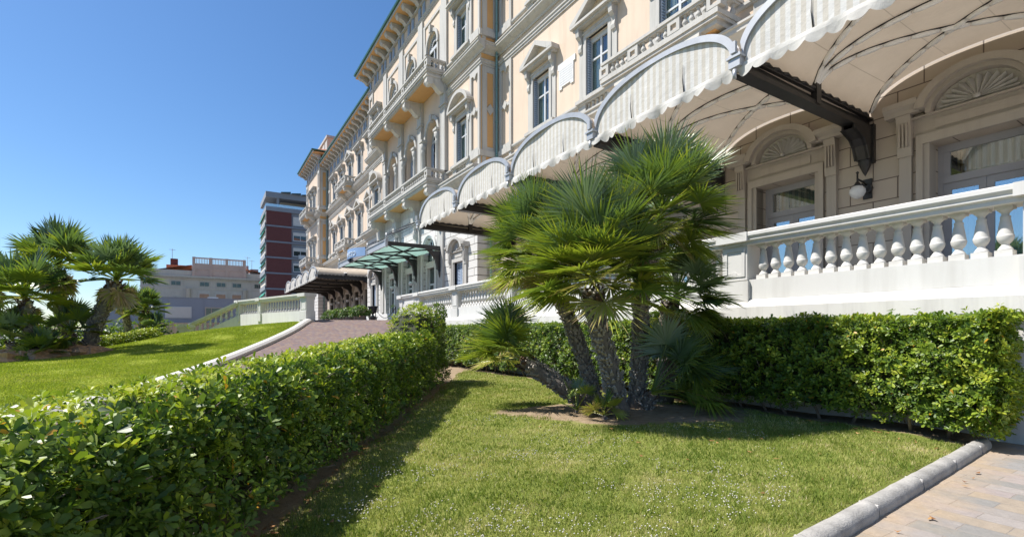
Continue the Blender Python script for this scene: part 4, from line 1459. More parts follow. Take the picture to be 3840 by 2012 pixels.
PTS = [(-5, 0, 0), (-5.6, 4, .02), (-6.3, 8, .12), (-6.98, 11, .29), (-7.8, 14, .47), (-8.2, 17, .86), (-8.7, 20, 1.28), (-9.17, 22.5, 1.72),
       (-12, 24.6, 1.62), (-15.4, 27.7, 1.2), (-15.6, 15, .36), (-15.65, 18, .55), (-14.4, 21, 1.12), (-11.9, 22, 1.48), (-10.5, 20, 1.15), (-22, 18, .1), (-28, 15, 0), (-30, 26, -.1),
       (-20, 25, .45), (-12, 8, .2), (-20, 8, .1), (-34, 2, 0), (-15, 0, 0), (-18, 28, .3), (-10, 14, .42)]
PA = np.array(PTS, float)
def _phi(d2): return np.where(d2 > 1e-9, .5 * d2 * np.log(np.maximum(d2, 1e-9)), 0)
def _solve():
    n = len(PA)
    K = _phi(((PA[:, None, :2] - PA[None, :, :2]) ** 2).sum(-1)) + np.eye(n) * .6
    P = np.c_[np.ones(n), PA[:, :2]]
    A = np.block([[K, P], [P.T, np.zeros((3, 3))]])
    return np.linalg.solve(A, np.r_[PA[:, 2], 0, 0, 0])
TW = _solve()
def lawn_z(r, d):
    r, d = np.asarray(r, float), np.asarray(d, float)
    k = _phi((r[..., None] - PA[:, 0]) ** 2 + (d[..., None] - PA[:, 1]) ** 2)
    return k @ TW[:-3] + TW[-3] + TW[-2] * r + TW[-1] * d
KD = [-4, 0, 4, 8, 11, 14, 17, 20, 22.5]
KR = [-4.6, -5, -5.6, -6.3, -6.98, -7.8, -8.2, -8.7, -9.17]
KZ = [-.02, 0, .02, .12, .29, .47, .86, 1.28, 1.75]
RD = [-4, 0, 4, 8, 12, 16, 20, 23.9]
RR = [-2.95, -2.9, -2.9, -2.9, -3.0, -3.6, -4.5, -5.3]
def kerb_r(d):
    return np.interp(d, KD + [27.7], KR + [-15.4])
def drive_z(d): return np.interp(d, KD, KZ)
def smooth(d, xs, ys):
    w = np.array([.1, .2, .4, .2, .1]); o = 0
    for k, q in zip(w, (-1.4, -.7, 0, .7, 1.4)): o = o + k * np.interp(d + q, xs, ys)
    return o
def grid_mesh(name, P, mats, smooth_=True):
    n, k = P.shape[:2]
    idx = np.arange(n * k).reshape(n, k)
    f = np.stack([idx[:-1, :-1], idx[:-1, 1:], idx[1:, 1:], idx[1:, :-1]], -1).reshape(-1, 4)
    return npmesh(name, P.reshape(-1, 3), f, mats, smooth=smooth_)
def RD2W(r, d, z):
    return np.stack([d * SN + r * CS, d * CS - r * SN, z], -1)

m = MB(); m.box(-900, 900, -300, 1500, -1.2, -.25)
o = obj("ground", m, plain("far_ground", (.15, .15, .14), .9, 0, .15, .05)); tag(o, kind="structure")
# the mound of lawn left of the drive
dd = np.linspace(-4, 30, 90)[:, None]; uu = np.linspace(0, 1, 80)[None, :]
rk = np.where(dd <= 22.5, smooth(dd, KD, KR), np.interp(dd, [22.5, 27.7, 30], [-9.2, -15.3, -15.8]))
r_ = rk + (-38 - rk) * uu ** 1.4; d_ = dd + 0 * uu
z_ = lawn_z(r_, d_) + .02 * np.sin(r_ * 2.1 + d_) * np.sin(d_ * 1.7) - .03
o = obj("lawn", grid_mesh("lawn", RD2W(r_, d_, z_), [LAWN_L]), None); tag(o, kind="structure")
# brick drive
dd = np.linspace(-4, 23.9, 70)[:, None]; uu = np.linspace(0, 1, 14)[None, :]
lk = np.where(dd <= 22.5, smooth(np.minimum(dd, 22.5), KD, KR), -9.2) + .05; rk = smooth(dd, RD, RR) + .35
r_ = lk + (rk - lk) * uu; d_ = dd + 0 * uu
z_ = smooth(np.minimum(d_, 24.5), KD, KZ) + .012
dz_curve = lambda d: smooth(np.minimum(d, 24.5), KD, KZ)
z_ = np.where(d_ > 22.6, 1.756, np.minimum(z_, 1.756))
o = obj("drive", grid_mesh("drive", RD2W(r_, d_, z_), [BRICK]), None); tag(o, kind="structure")
# forecourt slab
fp = [W(-9.3, 22.55)[:2], W(-15.5, 27.9)[:2], (-4.0, 40), (-4, 90), (XPG + 1, 90), (XPG + 1, 22.6), (XT + .3, 23.05), (7.7, 23.05), W(-5.4, 23.0)[:2]]
m = MB(); m.prism(fp, 2, -.3, PZ); o = obj("forecourt", m, BRICK); tag(o, kind="structure")
# pale kerb of the drive
kd = np.linspace(-2, 22.5, 80)
kr, kz = smooth(kd, KD, KR), dz_curve(kd)
m = MB()
prev = None
for d0, r0, z0 in zip(kd, kr, kz):
    cur = [W(r0 + a, d0, z0 + b) for a, b in ((-.24, -.25), (-.24, .10), (-.19, .16), (-.02, .16), (.06, .10), (.06, -.25))]
    if prev: m.add(prev + cur, [(i, i + 1, 7 + i, 6 + i) for i in range(5)], 0, False)
    prev = cur
m.add(prev, [tuple(range(6))])
o = obj("kerb", m, streaked("pale_kerb", (.56, .535, .495), (.33, .31, .28), .45)); tag(o, kind="structure")

# front lawn
x0, x1, y0, y1 = -3, 7.95, 1.2, 24
gx, gy = np.meshgrid(np.linspace(x0, x1, 90), np.linspace(y0, y1, 170), indexing='ij')
r_ = gx * CS - gy * SN
gz = .015 * np.sin(gx * 2.3 + gy) + .012 * np.sin(gy * 3.1 - gx) - .01
e = ((r_ - 1.75) / 2.05) ** 2 + ((gx * SN + gy * CS - 7.5) / 1.0) ** 2
gz = gz + .05 * np.exp(-e * 1.2)
gz = np.where(gy < 1.585 + .077 * (gx - 3.1), -.2, gz)
gz = np.where(r_ < -2.4, -.2, gz)
o = obj("lawn", grid_mesh("lawn", np.stack([gx, gy, gz], -1), [LAWN_F]), None); tag(o, kind="structure")
def front_z(x, y):
    e = (((x * CS - y * SN) - 1.75) / 2.05) ** 2 + ((x * SN + y * CS - 7.5) / 1.0) ** 2
    return .015 * np.sin(x * 2.3 + y) + .012 * np.sin(y * 3.1 - x) - .01 + .05 * np.exp(-e * 1.2)
m = MB(); m.box(-14, 7.96, -9, 1.58, -.30, -.055); m.prism([(3.0, 1.58), (7.96, 1.58), (7.96, 2.2), (7.0, 1.9)], 2, -.3, -.055)
o = obj("pavement", m, PAVE); tag(o, kind="structure")
# rounded kerb stones between lawn and setts
m = MB()
KM = plain("kerb_concrete", (.34, .325, .30), .9, 0, .38, 5, .6, 70)
q = [(-.1, -.05), (-.1, -.01), (-.092, .02), (-.07, .043), (-.04, .054), (-.005, .052), (.025, .038), (.045, .01), (.045, -.1)]
X = -2.0
rr = random.Random(4)
while X < 7.35:
    L = min(1.0, 7.45 - X)
    prev = None
    for k in range(9):
        xx = X + .006 + (L - .012) * k / 8
        yy = 1.60 + .077 * (xx - 3.3) + rr.uniform(-.003, .003)
        cur = [(xx, yy + a, -.012 + b + rr.uniform(-.003, .003)) for a, b in q]
        if prev: m.add(prev + cur, [(i, i + 1, len(q) + i + 1, len(q) + i) for i in range(len(q) - 1)], 0, True)
        if k in (0, 8): m.add(cur, [tuple(range(len(q)))])
        prev = cur
    m.box(X - .008, X + .008, 1.51 + .077 * (X - 3.3), 1.63 + .077 * (X - 3.3), -.06, .028, 1)
    X += L
o = obj("kerb", m, [KM, plain("kerb_mortar", (.55, .53, .50), .9)]); tag(o, kind="structure")

# ------------------------------------------------------------------ grass, clover, dry leaves (nobody could count them)
GRASS = leafmat("grass_blades", [(0, (.14, .205, .03)), (.42, (.25, .295, .065)), (.68, (.39, .385, .125)), (1, (.60, .51, .30))], .6, .35, .2)
def blades(name, x, y, z, h, w, tint, mat):
    n = len(x)
    a = rng.uniform(0, 2 * PI, n); b = rng.uniform(0, 2 * PI, n)
    lean = rng.uniform(.1, .9, n) * h
    base = np.stack([x, y, z], -1)
    s = np.stack([np.cos(a), np.sin(a), 0 * a], -1) * (w / 2)[:, None]
    tip = base + np.stack([np.cos(b) * lean, np.sin(b) * lean, h], -1)
    v = np.stack([base - s, base + s, tip], 1).reshape(-1, 3)
    f = np.arange(3 * n).reshape(n, 3)
    return npmesh(name, v, f, [mat], {"tint": np.repeat(tint, 3)})
def nz(x, y, k=1.0, s=0.0):
    return (np.sin(x * 1.7 * k + s) + np.sin(y * 2.1 * k + 1.3 + s) + np.sin((x + y) * 3.3 * k + s * 2) + np.sin((x - y * 1.3) * 5.1 * k + s)) / 4
n = 350000
d = 2.3 + (rng.random(n) ** 1.8) * 18
r = -1.75 + rng.random(n) * (d * 1.1 + 1.9)
x, y = d * SN + r * CS, d * CS - r * SN
e = ((r - 1.75) / 2.05) ** 2 + ((d - 7.5) / 1.0) ** 2 + nz(x, y, 2.2) * .45
ok = (y > 1.665 + .077 * (x - 3.1)) & (x < 7.16 + .12 * nz(x, y, 3)) & (r > -1.56 + .06 * nz(x, y, 4)) & (y < 22) & (e > .9 + .15 * rng.random(n))
x, y, d = x[ok], y[ok], d[ok]
n = len(x)
tuft = nz(x, y, 2.5, 2.0)
h = (.014 + .024 * rng.random(n) + .03 * np.maximum(0, tuft) ** 1.5 * rng.random(n)) * (1 + .015 * d)
tint = np.clip(.47 + .3 * nz(x, y, .9, 4) + .3 * nz(x, y, 4, 1) - .25 * np.maximum(0, tuft) + rng.normal(0, .2, n), 0, 1)
o = obj("grass", blades("grass", x, y, front_z(x, y) - .004, h, .0035 + .0013 * d, tint, GRASS), None)
tag(o, "short patchy lawn grass with straw coloured blades round the palm clump", "grass", kind="stuff")
GRASS2 = leafmat("mound_grass_blades", [(0, (.20, .27, .025)), (.5, (.30, .36, .045)), (.8, (.40, .42, .09)), (1, (.54, .49, .20))], .6, .35, .2)
n = 260000
d = 4 + rng.random(n) * 19; r = smooth(d, KD, KR) - .27 - (rng.random(n) ** 1.3) * (d * .62 + 1)
r = np.where(d > 22.4, r - .5, r)
h = .02 + .025 * rng.random(n); zz = lawn_z(r, d) - .03
x, y = d * SN + r * CS, d * CS - r * SN
tint = np.clip(.45 + .22 * nz(x, y, .5, 4) + .2 * nz(x, y, 1.9, 1) + rng.normal(0, .15, n), 0, 1)
o = obj("grass", blades("grass", x, y, zz, h, .008 + .0014 * d, tint, GRASS2), None)
tag(o, "bright green mown grass over the mound left of the drive", "grass", kind="stuff")
# broad low leaves of weeds and clover that mottle the turf
n = 60000
d = 2.3 + (rng.random(n) ** 1.5) * 9; r = -1.5 + rng.random(n) * (d * 1.1 + 1.6)
x, y = d * SN + r * CS, d * CS - r * SN
e = ((r - 1.75) / 2.05) ** 2 + ((d - 7.5) / 1.0) ** 2
ok = (y > 1.76 + .077 * (x - 3.1)) & (x < 7.0) & (e > 1.2) & (nz(x, y, 2.1, 6) + .6 * nz(x, y, 5.5, 3) > .25 + .25 * rng.random(n))
x, y, d = x[ok], y[ok], d[ok]; n = len(x)
o = obj("grass", blades("grass", x, y, front_z(x, y) + .006, .012 + .02 * rng.random(n), .012 + .010 * rng.random(n), np.clip(.12 + .2 * rng.random(n), 0, 1), GRASS), None)
tag(o, "darker patches of broad leaved weeds among the front grass", "weeds", kind="stuff")
# white clover heads
n = 7000
d = 2.35 + (rng.random(n) ** 1.2) * 5.2; r = -1.4 + rng.random(n) * (d * .62 + 1.2)
x, y = d * SN + r * CS, d * CS - r * SN
ok = (nz(x, y, 1.6, 5) + .35 * nz(x, y, 4, 2) > -.1 + .6 * rng.random(n) + .08 * (d - 4)) & (y > 1.9) & (r > -1.25) & (((r - 1.75) / 2.05) ** 2 + ((d - 7.5) / 1.0) ** 2 > 1.3)
x, y = x[ok], y[ok]; n = len(x)
R_ = .0045 + .0035 * rng.random(n); z = front_z(x, y) + .03 + .025 * rng.random(n)
oc = np.array([(1, 0, 0), (-1, 0, 0), (0, 1, 0), (0, -1, 0), (0, 0, .8), (0, 0, -.8)])
v = (np.stack([x, y, z], -1)[:, None] + oc[None] * R_[:, None, None]).reshape(-1, 3)
of = np.array([(0, 2, 4), (2, 1, 4), (1, 3, 4), (3, 0, 4), (2, 0, 5), (1, 2, 5), (3, 1, 5), (0, 3, 5)])
f = (np.arange(n)[:, None, None] * 6 + of[None]).reshape(-1, 3)
o = obj("clover_flowers", npmesh("clover_flowers", v, f, [plain("clover_white", (.50, .475, .40), .8, 0, .15)]), None)
tag(o, "small white clover flowers scattered through the front grass", "clover", kind="stuff")
# dry leaves under the hedges
DRY = leafmat("dry_leaf", [(0, (.16, .07, .03)), (.6, (.33, .17, .07)), (1, (.45, .28, .12))], .7, .1, .2)
n = 330
t = rng.random(n); k = rng.random(n)
d = 1.8 + t * 10; r = -1.6 + np.abs(rng.normal(0, .16, n))
x, y = d * SN + r * CS, d * CS - r * SN
s = k > .62
x = np.where(s, 6.9 + rng.normal(0, .15, n), x); y = np.where(s, 2 + t * 12, y)
s = k > .86
x = np.where(s, 3.2 + t * 4, x); y = np.where(s, 2.0 + rng.random(n) * 4, y)
s = k > .975
x = np.where(s, 3.4 + t * 3.8, x); y = np.where(s, 1.36 + .077 * (x - 3.3) - np.abs(rng.normal(0, .05, n)), y)
z = np.where(s, -.045, front_z(x, y) + .012)
a = rng.random(n) * 6.28; L = .02 + .022 * rng.random(n); wv = L * .4
ca, sa = np.cos(a), np.sin(a)
P = lambda u, v_, hh: np.stack([x + u * ca - v_ * sa, y + u * sa + v_ * ca, z + hh], -1)
v = np.stack([P(-L, 0, .012), P(0, -wv, 0), P(L, 0, .016 * rng.random(n)), P(0, wv, .004)], 1).reshape(-1, 3)
o = obj("fallen_leaves", npmesh("fallen_leaves", v, np.arange(4 * n).reshape(n, 4), [DRY], {"tint": np.repeat(rng.random(n), 4)}), None)
tag(o, "dry brown leaves fallen along the hedge feet and kerb", "leaves", kind="stuff")

# ------------------------------------------------------------------ clipped hedges of glossy rosettes
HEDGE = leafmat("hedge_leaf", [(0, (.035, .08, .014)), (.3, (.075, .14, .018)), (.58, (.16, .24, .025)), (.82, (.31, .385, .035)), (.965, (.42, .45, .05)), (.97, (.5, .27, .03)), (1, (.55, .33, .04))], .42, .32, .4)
TWIG = plain("hedge_twigs", (.22, .175, .135), .8, 0, .3, 20)
CORE = plain("hedge_shade", (.035, .04, .018), .9, 0, .4, 14)  # solid core inside the hedges, shade between leaves put into its dark colour


def rosettes(name, P, Nn, L, tint, k=6, mat=HEDGE):
    n = len(P)
    A = Nn * .8 + np.array([0, 0, .55]) + rng.normal(0, .35, (n, 3)); A /= np.linalg.norm(A, axis=1)[:, None]
    U = np.cross(A, rng.normal(0, 1, (n, 3))); U /= np.linalg.norm(U, axis=1)[:, None]
    V = np.cross(A, U)
    vs, ts = [], []
    for j in range(k):
        ph = 2 * PI * j / k + rng.uniform(-.4, .4, n); el = rng.uniform(.1, .95, n)
        rad = U * np.cos(ph)[:, None] + V * np.sin(ph)[:, None]
        D = rad * np.cos(el)[:, None] + A * np.sin(el)[:, None]
        S = np.cross(A, rad); F = np.cross(D, S)
        F *= np.sign((F * A).sum(1))[:, None]
        l = (L * rng.uniform(.55, 1.25, n))[:, None]
        B = P + D * l * .12
        q = lambda a, b, c: B + D * l * a + S * l * b + F * l * c
        vs.append(np.stack([q(0, 0, 0), q(.42, .15, .05), q(.78, .215, .03), q(1.0, 0, -.07), q(.78, -.215, .03), q(.42, -.15, .05), q(.5, 0, -.015)], 1))
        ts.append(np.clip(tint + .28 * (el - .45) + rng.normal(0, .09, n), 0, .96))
    v = np.concatenate(vs).reshape(-1, 3); t = np.concatenate(ts)
    old = rng.random(len(t)) > .993; t[old] = .98
    m_ = len(t)
    f = (np.arange(m_)[:, None, None] * 7 + np.array([(0, 1, 2, 6), (6, 2, 3, 3), (6, 3, 4, 4), (0, 6, 4, 5)])[None]).reshape(-1, 4)
    f = (np.arange(m_)[:, None, None] * 7 + np.array([(0, 1, 2, 6), (6, 2, 3, 4), (0, 6, 4, 5)])[None]).reshape(-1, 4)
    return npmesh(name, v, f, [mat], {"tint": np.repeat(t, 7)}, smooth=False)


def twigs(samples, L=.3, r=.006):
    m = MB()
    for p, nn in samples:
        p, nn = Vector(p), Vector(nn)
        a = p - nn * .12 - Vector((0, 0, L * .6)); q = p + Vector((random.uniform(-.09, .09), random.uniform(-.09, .09), random.uniform(-.06, .03)))
        mid = a.lerp(q, .5) + Vector((random.uniform(-.04, .04), random.uniform(-.04, .04), .02))
        m.tube([a, mid, q], [r * 1.3, r, r * .6], 5)
    return m


def hedge_h(d):
    d = np.asarray(d, float)
    t = np.clip((d - 10.4) / .9, 0, 1); t = t * t * (3 - 2 * t)
    return .80 + (d - 1.6) * .047 + .58 * t


def left_hedge():
    root = thing("hedge", "long clipped hedge of glossy leaves beside the drive, rising to a round bushy end", "hedge", W(-2.25, 6.5, 0))
    n = 14000
    d = .9 + (rng.random(n) ** 1.25) * 11.9
    side = rng.random(n)
    H = hedge_h(d); rl, rr_ = -2.85, -1.62
    u = rng.random(n)
    r = np.where(side < .5, rr_, np.where(side < .92, rl + u * (rr_ - rl), rl)); z = np.where(side < .5, .10 + u ** .85 * (H - .06), np.where(side < .92, H, u * H))
    nr = np.where(side < .5, 1.0, np.where(side < .92, 0, -1.0)); nzv = np.where(side < .5, .12, np.where(side < .92, 1.0, .1))
    # rounded shoulders
    edge = np.clip((z - (H - .2)) / .2, 0, 1); r = r - nr * .12 * edge ** 2 + np.where(nr > 0, .17 * np.clip(1 - z / .5, 0, 1), 0)
    cu = np.abs((r - (rl + rr_) / 2) / .6); tt_ = np.clip((d - 10.2) / .8, 0, 1)
    z = np.where((side >= .5) & (side < .92), z - .09 * cu ** 4 - tt_ * .3 * cu ** 2, z)
    z = z * (1 - tt_ * .16 * np.clip((d - 11.7) / 1.1, -1, 1) ** 2)
    end = np.clip((d - 12.0) / .8, 0, 1); r = (r - (rl + rr_) / 2) * (1 - .55 * end ** 2) + (rl + rr_) / 2; z = z * (1 - .15 * end ** 2)
    bul = .08 * nz(d * 2.2, z * 2.6, 1.0, 3) + .04 * nz(d * 5, z * 6 + r * 5, 1, 1)
    depth = rng.random(n) ** 1.6 * .24
    r = r + nr * (bul - depth); z = z + nzv * np.where(nr == 0, bul * .7 - depth, 0)
    z = np.maximum(z, .05)
    P = RD2W(r, d, z)
    Nv = RD2W(nr, 0 * d, 0 * d) + np.stack([0 * d, 0 * d, nzv], -1)
    tint = np.clip(.40 + .32 * (nr == 0) - .8 * depth + .22 * nz(d * 3, z * 4 + r * 3, 1, 7) + rng.normal(0, .12, n), .02, .95)  # top leaves get a paler tint, sunlight on them put into the colour
    L = .054 * rng.uniform(.75, 1.25, n)
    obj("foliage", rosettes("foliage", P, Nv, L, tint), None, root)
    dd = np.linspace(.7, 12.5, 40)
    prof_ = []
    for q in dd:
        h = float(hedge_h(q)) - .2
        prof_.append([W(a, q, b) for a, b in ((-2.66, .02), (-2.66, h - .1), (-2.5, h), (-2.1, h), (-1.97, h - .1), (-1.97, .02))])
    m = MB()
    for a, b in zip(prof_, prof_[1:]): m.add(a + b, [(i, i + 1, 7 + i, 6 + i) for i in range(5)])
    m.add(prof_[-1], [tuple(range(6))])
    obj("dark_core", m, CORE, root)
    idx = rng.choice(np.where((nr > 0) & (depth < .1))[0], 520)
    obj("twigs", twigs([(P[i] - Nv[i] * .02, Nv[i]) for i in idx], .2, .004), TWIG, root)


def right_hedge():
    root = thing("hedge", "tall clipped hedge of yellow-green leaves in front of the white terrace base", "hedge", (7.6, 9, 0))
    n = 16500
    y = 1.72 + (rng.random(n) ** 1.35) * 19
    side = rng.random(n); u = rng.random(n)
    top = 1.43 + .02 * nz(y, y * .3, 1.5)
    low = .16 + .1 * nz(y, 0 * y, 2.0, 2)
    xf = 7.12
    f, t = side < .66, (side >= .66) & (side < .92)
    x = np.where(f, xf, np.where(t, xf + u * .72, xf + u * .74)); z = np.where(f, low + u * (top - low), np.where(t, top, .1 + rng.random(n) * (top - .1)))
    y = np.where(f | t, y, 1.7)
    nx = np.where(f, -1.0, 0); ny = np.where(f | t, 0, -1.0); nzv = np.where(f, .15, np.where(t, 1.0, .1))
    bul = .11 * nz(y * 1.8, z * 2.4, 1.0, 3) + .05 * nz(y * 5, z * 6, 1, 1)
    depth = rng.random(n) ** 1.6 * .22
    x = x + nx * (bul - depth) + .12 * np.clip((z - top + .2) / .2, 0, 1) ** 2 * f - .02
    y = y + ny * (bul - depth) ; z = z + np.where(t, bul * .6 - depth, 0) + t * (rng.random(n) > .975) * .10
    y = np.where((y < 2.3) & f, y + .12 * np.abs(z - .7), y)
    P = np.stack([x, y, np.maximum(z, .05)], -1); Nv = np.stack([nx, ny, nzv], -1)
    near = np.clip((9 - y) / 7, 0, 1)
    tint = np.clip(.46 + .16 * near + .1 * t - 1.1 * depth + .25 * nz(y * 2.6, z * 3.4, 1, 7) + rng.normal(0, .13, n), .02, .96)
    L = .055 * rng.uniform(.75, 1.3, n)
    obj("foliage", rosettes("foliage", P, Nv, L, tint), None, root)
    m = MB(); m.box(xf + .24, xf + .72, 1.95, 21, .22, 1.33); obj("dark_core", m, CORE, root)
    idx = rng.choice(np.where(f)[0], 300)
    tw = twigs([(P[i], Nv[i]) for i in idx], .28, .005)
    for k in range(34):
        yy = 2.2 + k * .45 + random.uniform(-.12, .12)
        tw.tube([(xf + .3, yy, -.02), (xf + .26 + random.uniform(-.1, .1), yy + random.uniform(-.1, .1), .2), (xf + .2, yy + random.uniform(-.2, .2), .5)], [.022, .018, .01], 6)
    obj("stems", tw, TWIG, root)


def bush_hedge(label, pts, w, h, n, L, name="hedge", cat="hedge", tint0=.5, mat=HEDGE, grp=None, flat=False):
    """low loose planting along a polyline of (x,y,z)"""
    c = pts[len(pts) // 2]
    root = thing(name, label, cat, c, grp)
    P = np.array(pts, float); t = rng.random(n) * (len(P) - 1)
    i = np.minimum(t.astype(int), len(P) - 2); fr = (t - i)[:, None]
    c = P[i] * (1 - fr) + P[i + 1] * fr
    th, ph = rng.random(n) * 2 * PI, np.arccos(1 - rng.random(n) * 1.1)
    k = 1 - .3 * rng.random(n) ** 2 + .12 * nz(c[:, 0] * 3 + th, c[:, 1] * 3 + ph * 2, 1.2)
    Nv = np.stack([np.sin(ph) * np.cos(th), np.sin(ph) * np.sin(th), np.cos(ph)], -1)
    if flat: Nv = np.sign(Nv) * np.abs(Nv) ** .6
    pos_ = c + Nv * k[:, None] * np.array([w, w, h])
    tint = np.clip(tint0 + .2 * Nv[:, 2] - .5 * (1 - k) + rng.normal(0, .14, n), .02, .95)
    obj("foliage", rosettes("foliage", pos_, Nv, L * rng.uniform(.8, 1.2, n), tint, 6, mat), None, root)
    m = MB()
    for a, b in zip(pts, pts[1:]):
        for q in range(5):
            p = Vector(a).lerp(Vector(b), q / 5)
            for s in range(4): m.tube([p, p + Vector((random.uniform(-.6, .6) * w, random.uniform(-.6, .6) * w, h * .75))], [.02, .006], 5)
    obj("stems", m, TWIG, root)
    return root


left_hedge()
right_hedge()
Z = lambda r, d: float(lawn_z(r, d)) - .03
bush_hedge("low loose leafy hedge along the crest of the lawn by the left palms", [W(r, d, Z(r, d) - .05) for r, d in ((-16.3, 18.4), (-15.9, 19.2), (-15.5, 20.0), (-15.2, 20.8))], .42, .45, 1400, .085, tint0=.62)
bush_hedge("dark loose shrubs in a row behind the left palm trunks", [W(r, d, -.1) for r, d in ((-26, 22), (-23.5, 24), (-21, 25.5), (-18.5, 26.5))], 1.3, 1.9, 1500, .2, "shrub", "shrub", .25)
for k, (y, lab) in enumerate(((30.3, "round dark shrub nearest the urn on the forecourt"), (33.2, "dark forecourt shrub, second from the urn"), (35.9, "dark forecourt shrub, third from the urn"), (38.6, "dark forecourt shrub farthest from the urn"))):
    r = bush_hedge(lab, [(7.9, y - .35, PZ + .45), (7.95, y + .35, PZ + .45)], .62, .58, 420, .10, "shrub", "shrub", .12, HEDGE, "shrubs in front of the far awning")
    m = MB()
    for s in (-.35, .35): m.lathe(7.92, y + s, PZ, [(.2, 0), (.24, .05), (.28, .36), (.3, .42), (.27, .43), (.25, .4)], 12)
    obj("planter", m, plain("planter_terracotta", (.20, .17, .15), .8), r)

# ------------------------------------------------------------------ fan palms
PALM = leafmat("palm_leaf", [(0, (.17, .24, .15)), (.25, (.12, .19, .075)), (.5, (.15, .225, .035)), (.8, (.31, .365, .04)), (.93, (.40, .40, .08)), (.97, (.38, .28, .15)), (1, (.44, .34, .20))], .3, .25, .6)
BARK = plain("palm_bark", (.16, .135, .115), .9, 0, .45, 18, .6, 40)
STUB = plain("palm_leaf_bases", (.36, .325, .285), .85, 0, .4, 14, .4, 50)
FIBRE = plain("palm_fibre", (.10, .06, .035), .95, 0, .4, 30)


class Fans:
    def __init__(self): self.v, self.f, self.t, self.n = [], [], [], 0

    def fan(self, hub, D, Lp, Rf, nl, spread, droop, tint, wk=1.0):
        hub = np.array(hub, float); D = np.array(D, float); D /= np.linalg.norm(D)
        up = np.array([0, 0, 1.0]) + rng.normal(0, .25, 3)
        if abs(D[2]) > .9: up = rng.normal(0, 1, 3)
        S = np.cross(D, up); S /= np.linalg.norm(S); F = np.cross(S, D)
        # petiole
        sag = np.array([0, 0, -1.0]) * droop * Lp * .3
        p1 = hub + D * Lp * .5 + sag * .3; p2 = hub + D * Lp + sag
        w = .012 * wk
        q = [hub - S * w * 1.6, hub + S * w * 1.6, p1 + S * w, p2 + S * w * .8, p2 - S * w * .8, p1 - S * w, hub + F * w, p1 + F * w, p2 + F * w]
        b = self.n
        self.v.append(np.array(q)); self.t.append(np.full(9, min(.94, tint + .25)))
        self.f.append(np.array([(0, 6, 7, 5), (6, 1, 2, 7), (5, 7, 8, 4), (7, 2, 3, 8)]) + b); self.n += 9
        D2 = D + sag / Lp * .5; D2 /= np.linalg.norm(D2)
        ph = np.linspace(-spread, spread, nl) + rng.normal(0, .02, nl)
        dr = D2[None] * np.cos(ph)[:, None] + S[None] * np.sin(ph)[:, None] + F[None] * (.16 * np.abs(np.sin(ph)) + rng.normal(0, .03, nl))[:, None]
        dr /= np.linalg.norm(dr, axis=1)[:, None]
        R_ = Rf * (1 - .28 * (np.abs(ph) / spread) ** 2) * rng.uniform(.85, 1.08, nl)
        sd = np.cross(dr, F[None]); sd /= np.linalg.norm(sd, axis=1)[:, None]
        wv = (.0155 * wk * rng.uniform(.8, 1.2, nl))[:, None]
        down = np.array([0, 0, -1.0])[None]
        mid = p2 + dr * (R_ * .45)[:, None] + down * (droop * R_ * .06)[:, None]
        tip = p2 + dr * R_[:, None] + down * (droop * R_ * rng.uniform(.18, .5, nl))[:, None]
        base = np.repeat(p2[None], nl, 0)
        fold = F[None] * wv * .55
        V = np.stack([base, mid + sd * wv + fold, mid - fold * .4, mid - sd * wv + fold, tip, base], 1)
        n0 = self.n + np.arange(nl)[:, None, None] * 6
        self.f.append((n0 + np.array([(0, 1, 4, 2), (0, 2, 4, 3)])[None]).reshape(-1, 4))
        self.v.append(V.reshape(-1, 3))
        tl = np.clip(tint + rng.normal(0, .07, nl), 0, .95 if tint < .95 else 1)
        tt = np.repeat(tl[:, None], 6, 1)
        brown = rng.random(nl) > .75
        tt[:, 4] = np.where(brown, .99, tt[:, 4])
        self.t.append(tt.ravel()); self.n += nl * 6

    def mesh(self):
        return npmesh("crown", np.concatenate(self.v), np.concatenate(self.f), [PALM], {"tint": np.concatenate(self.t)})


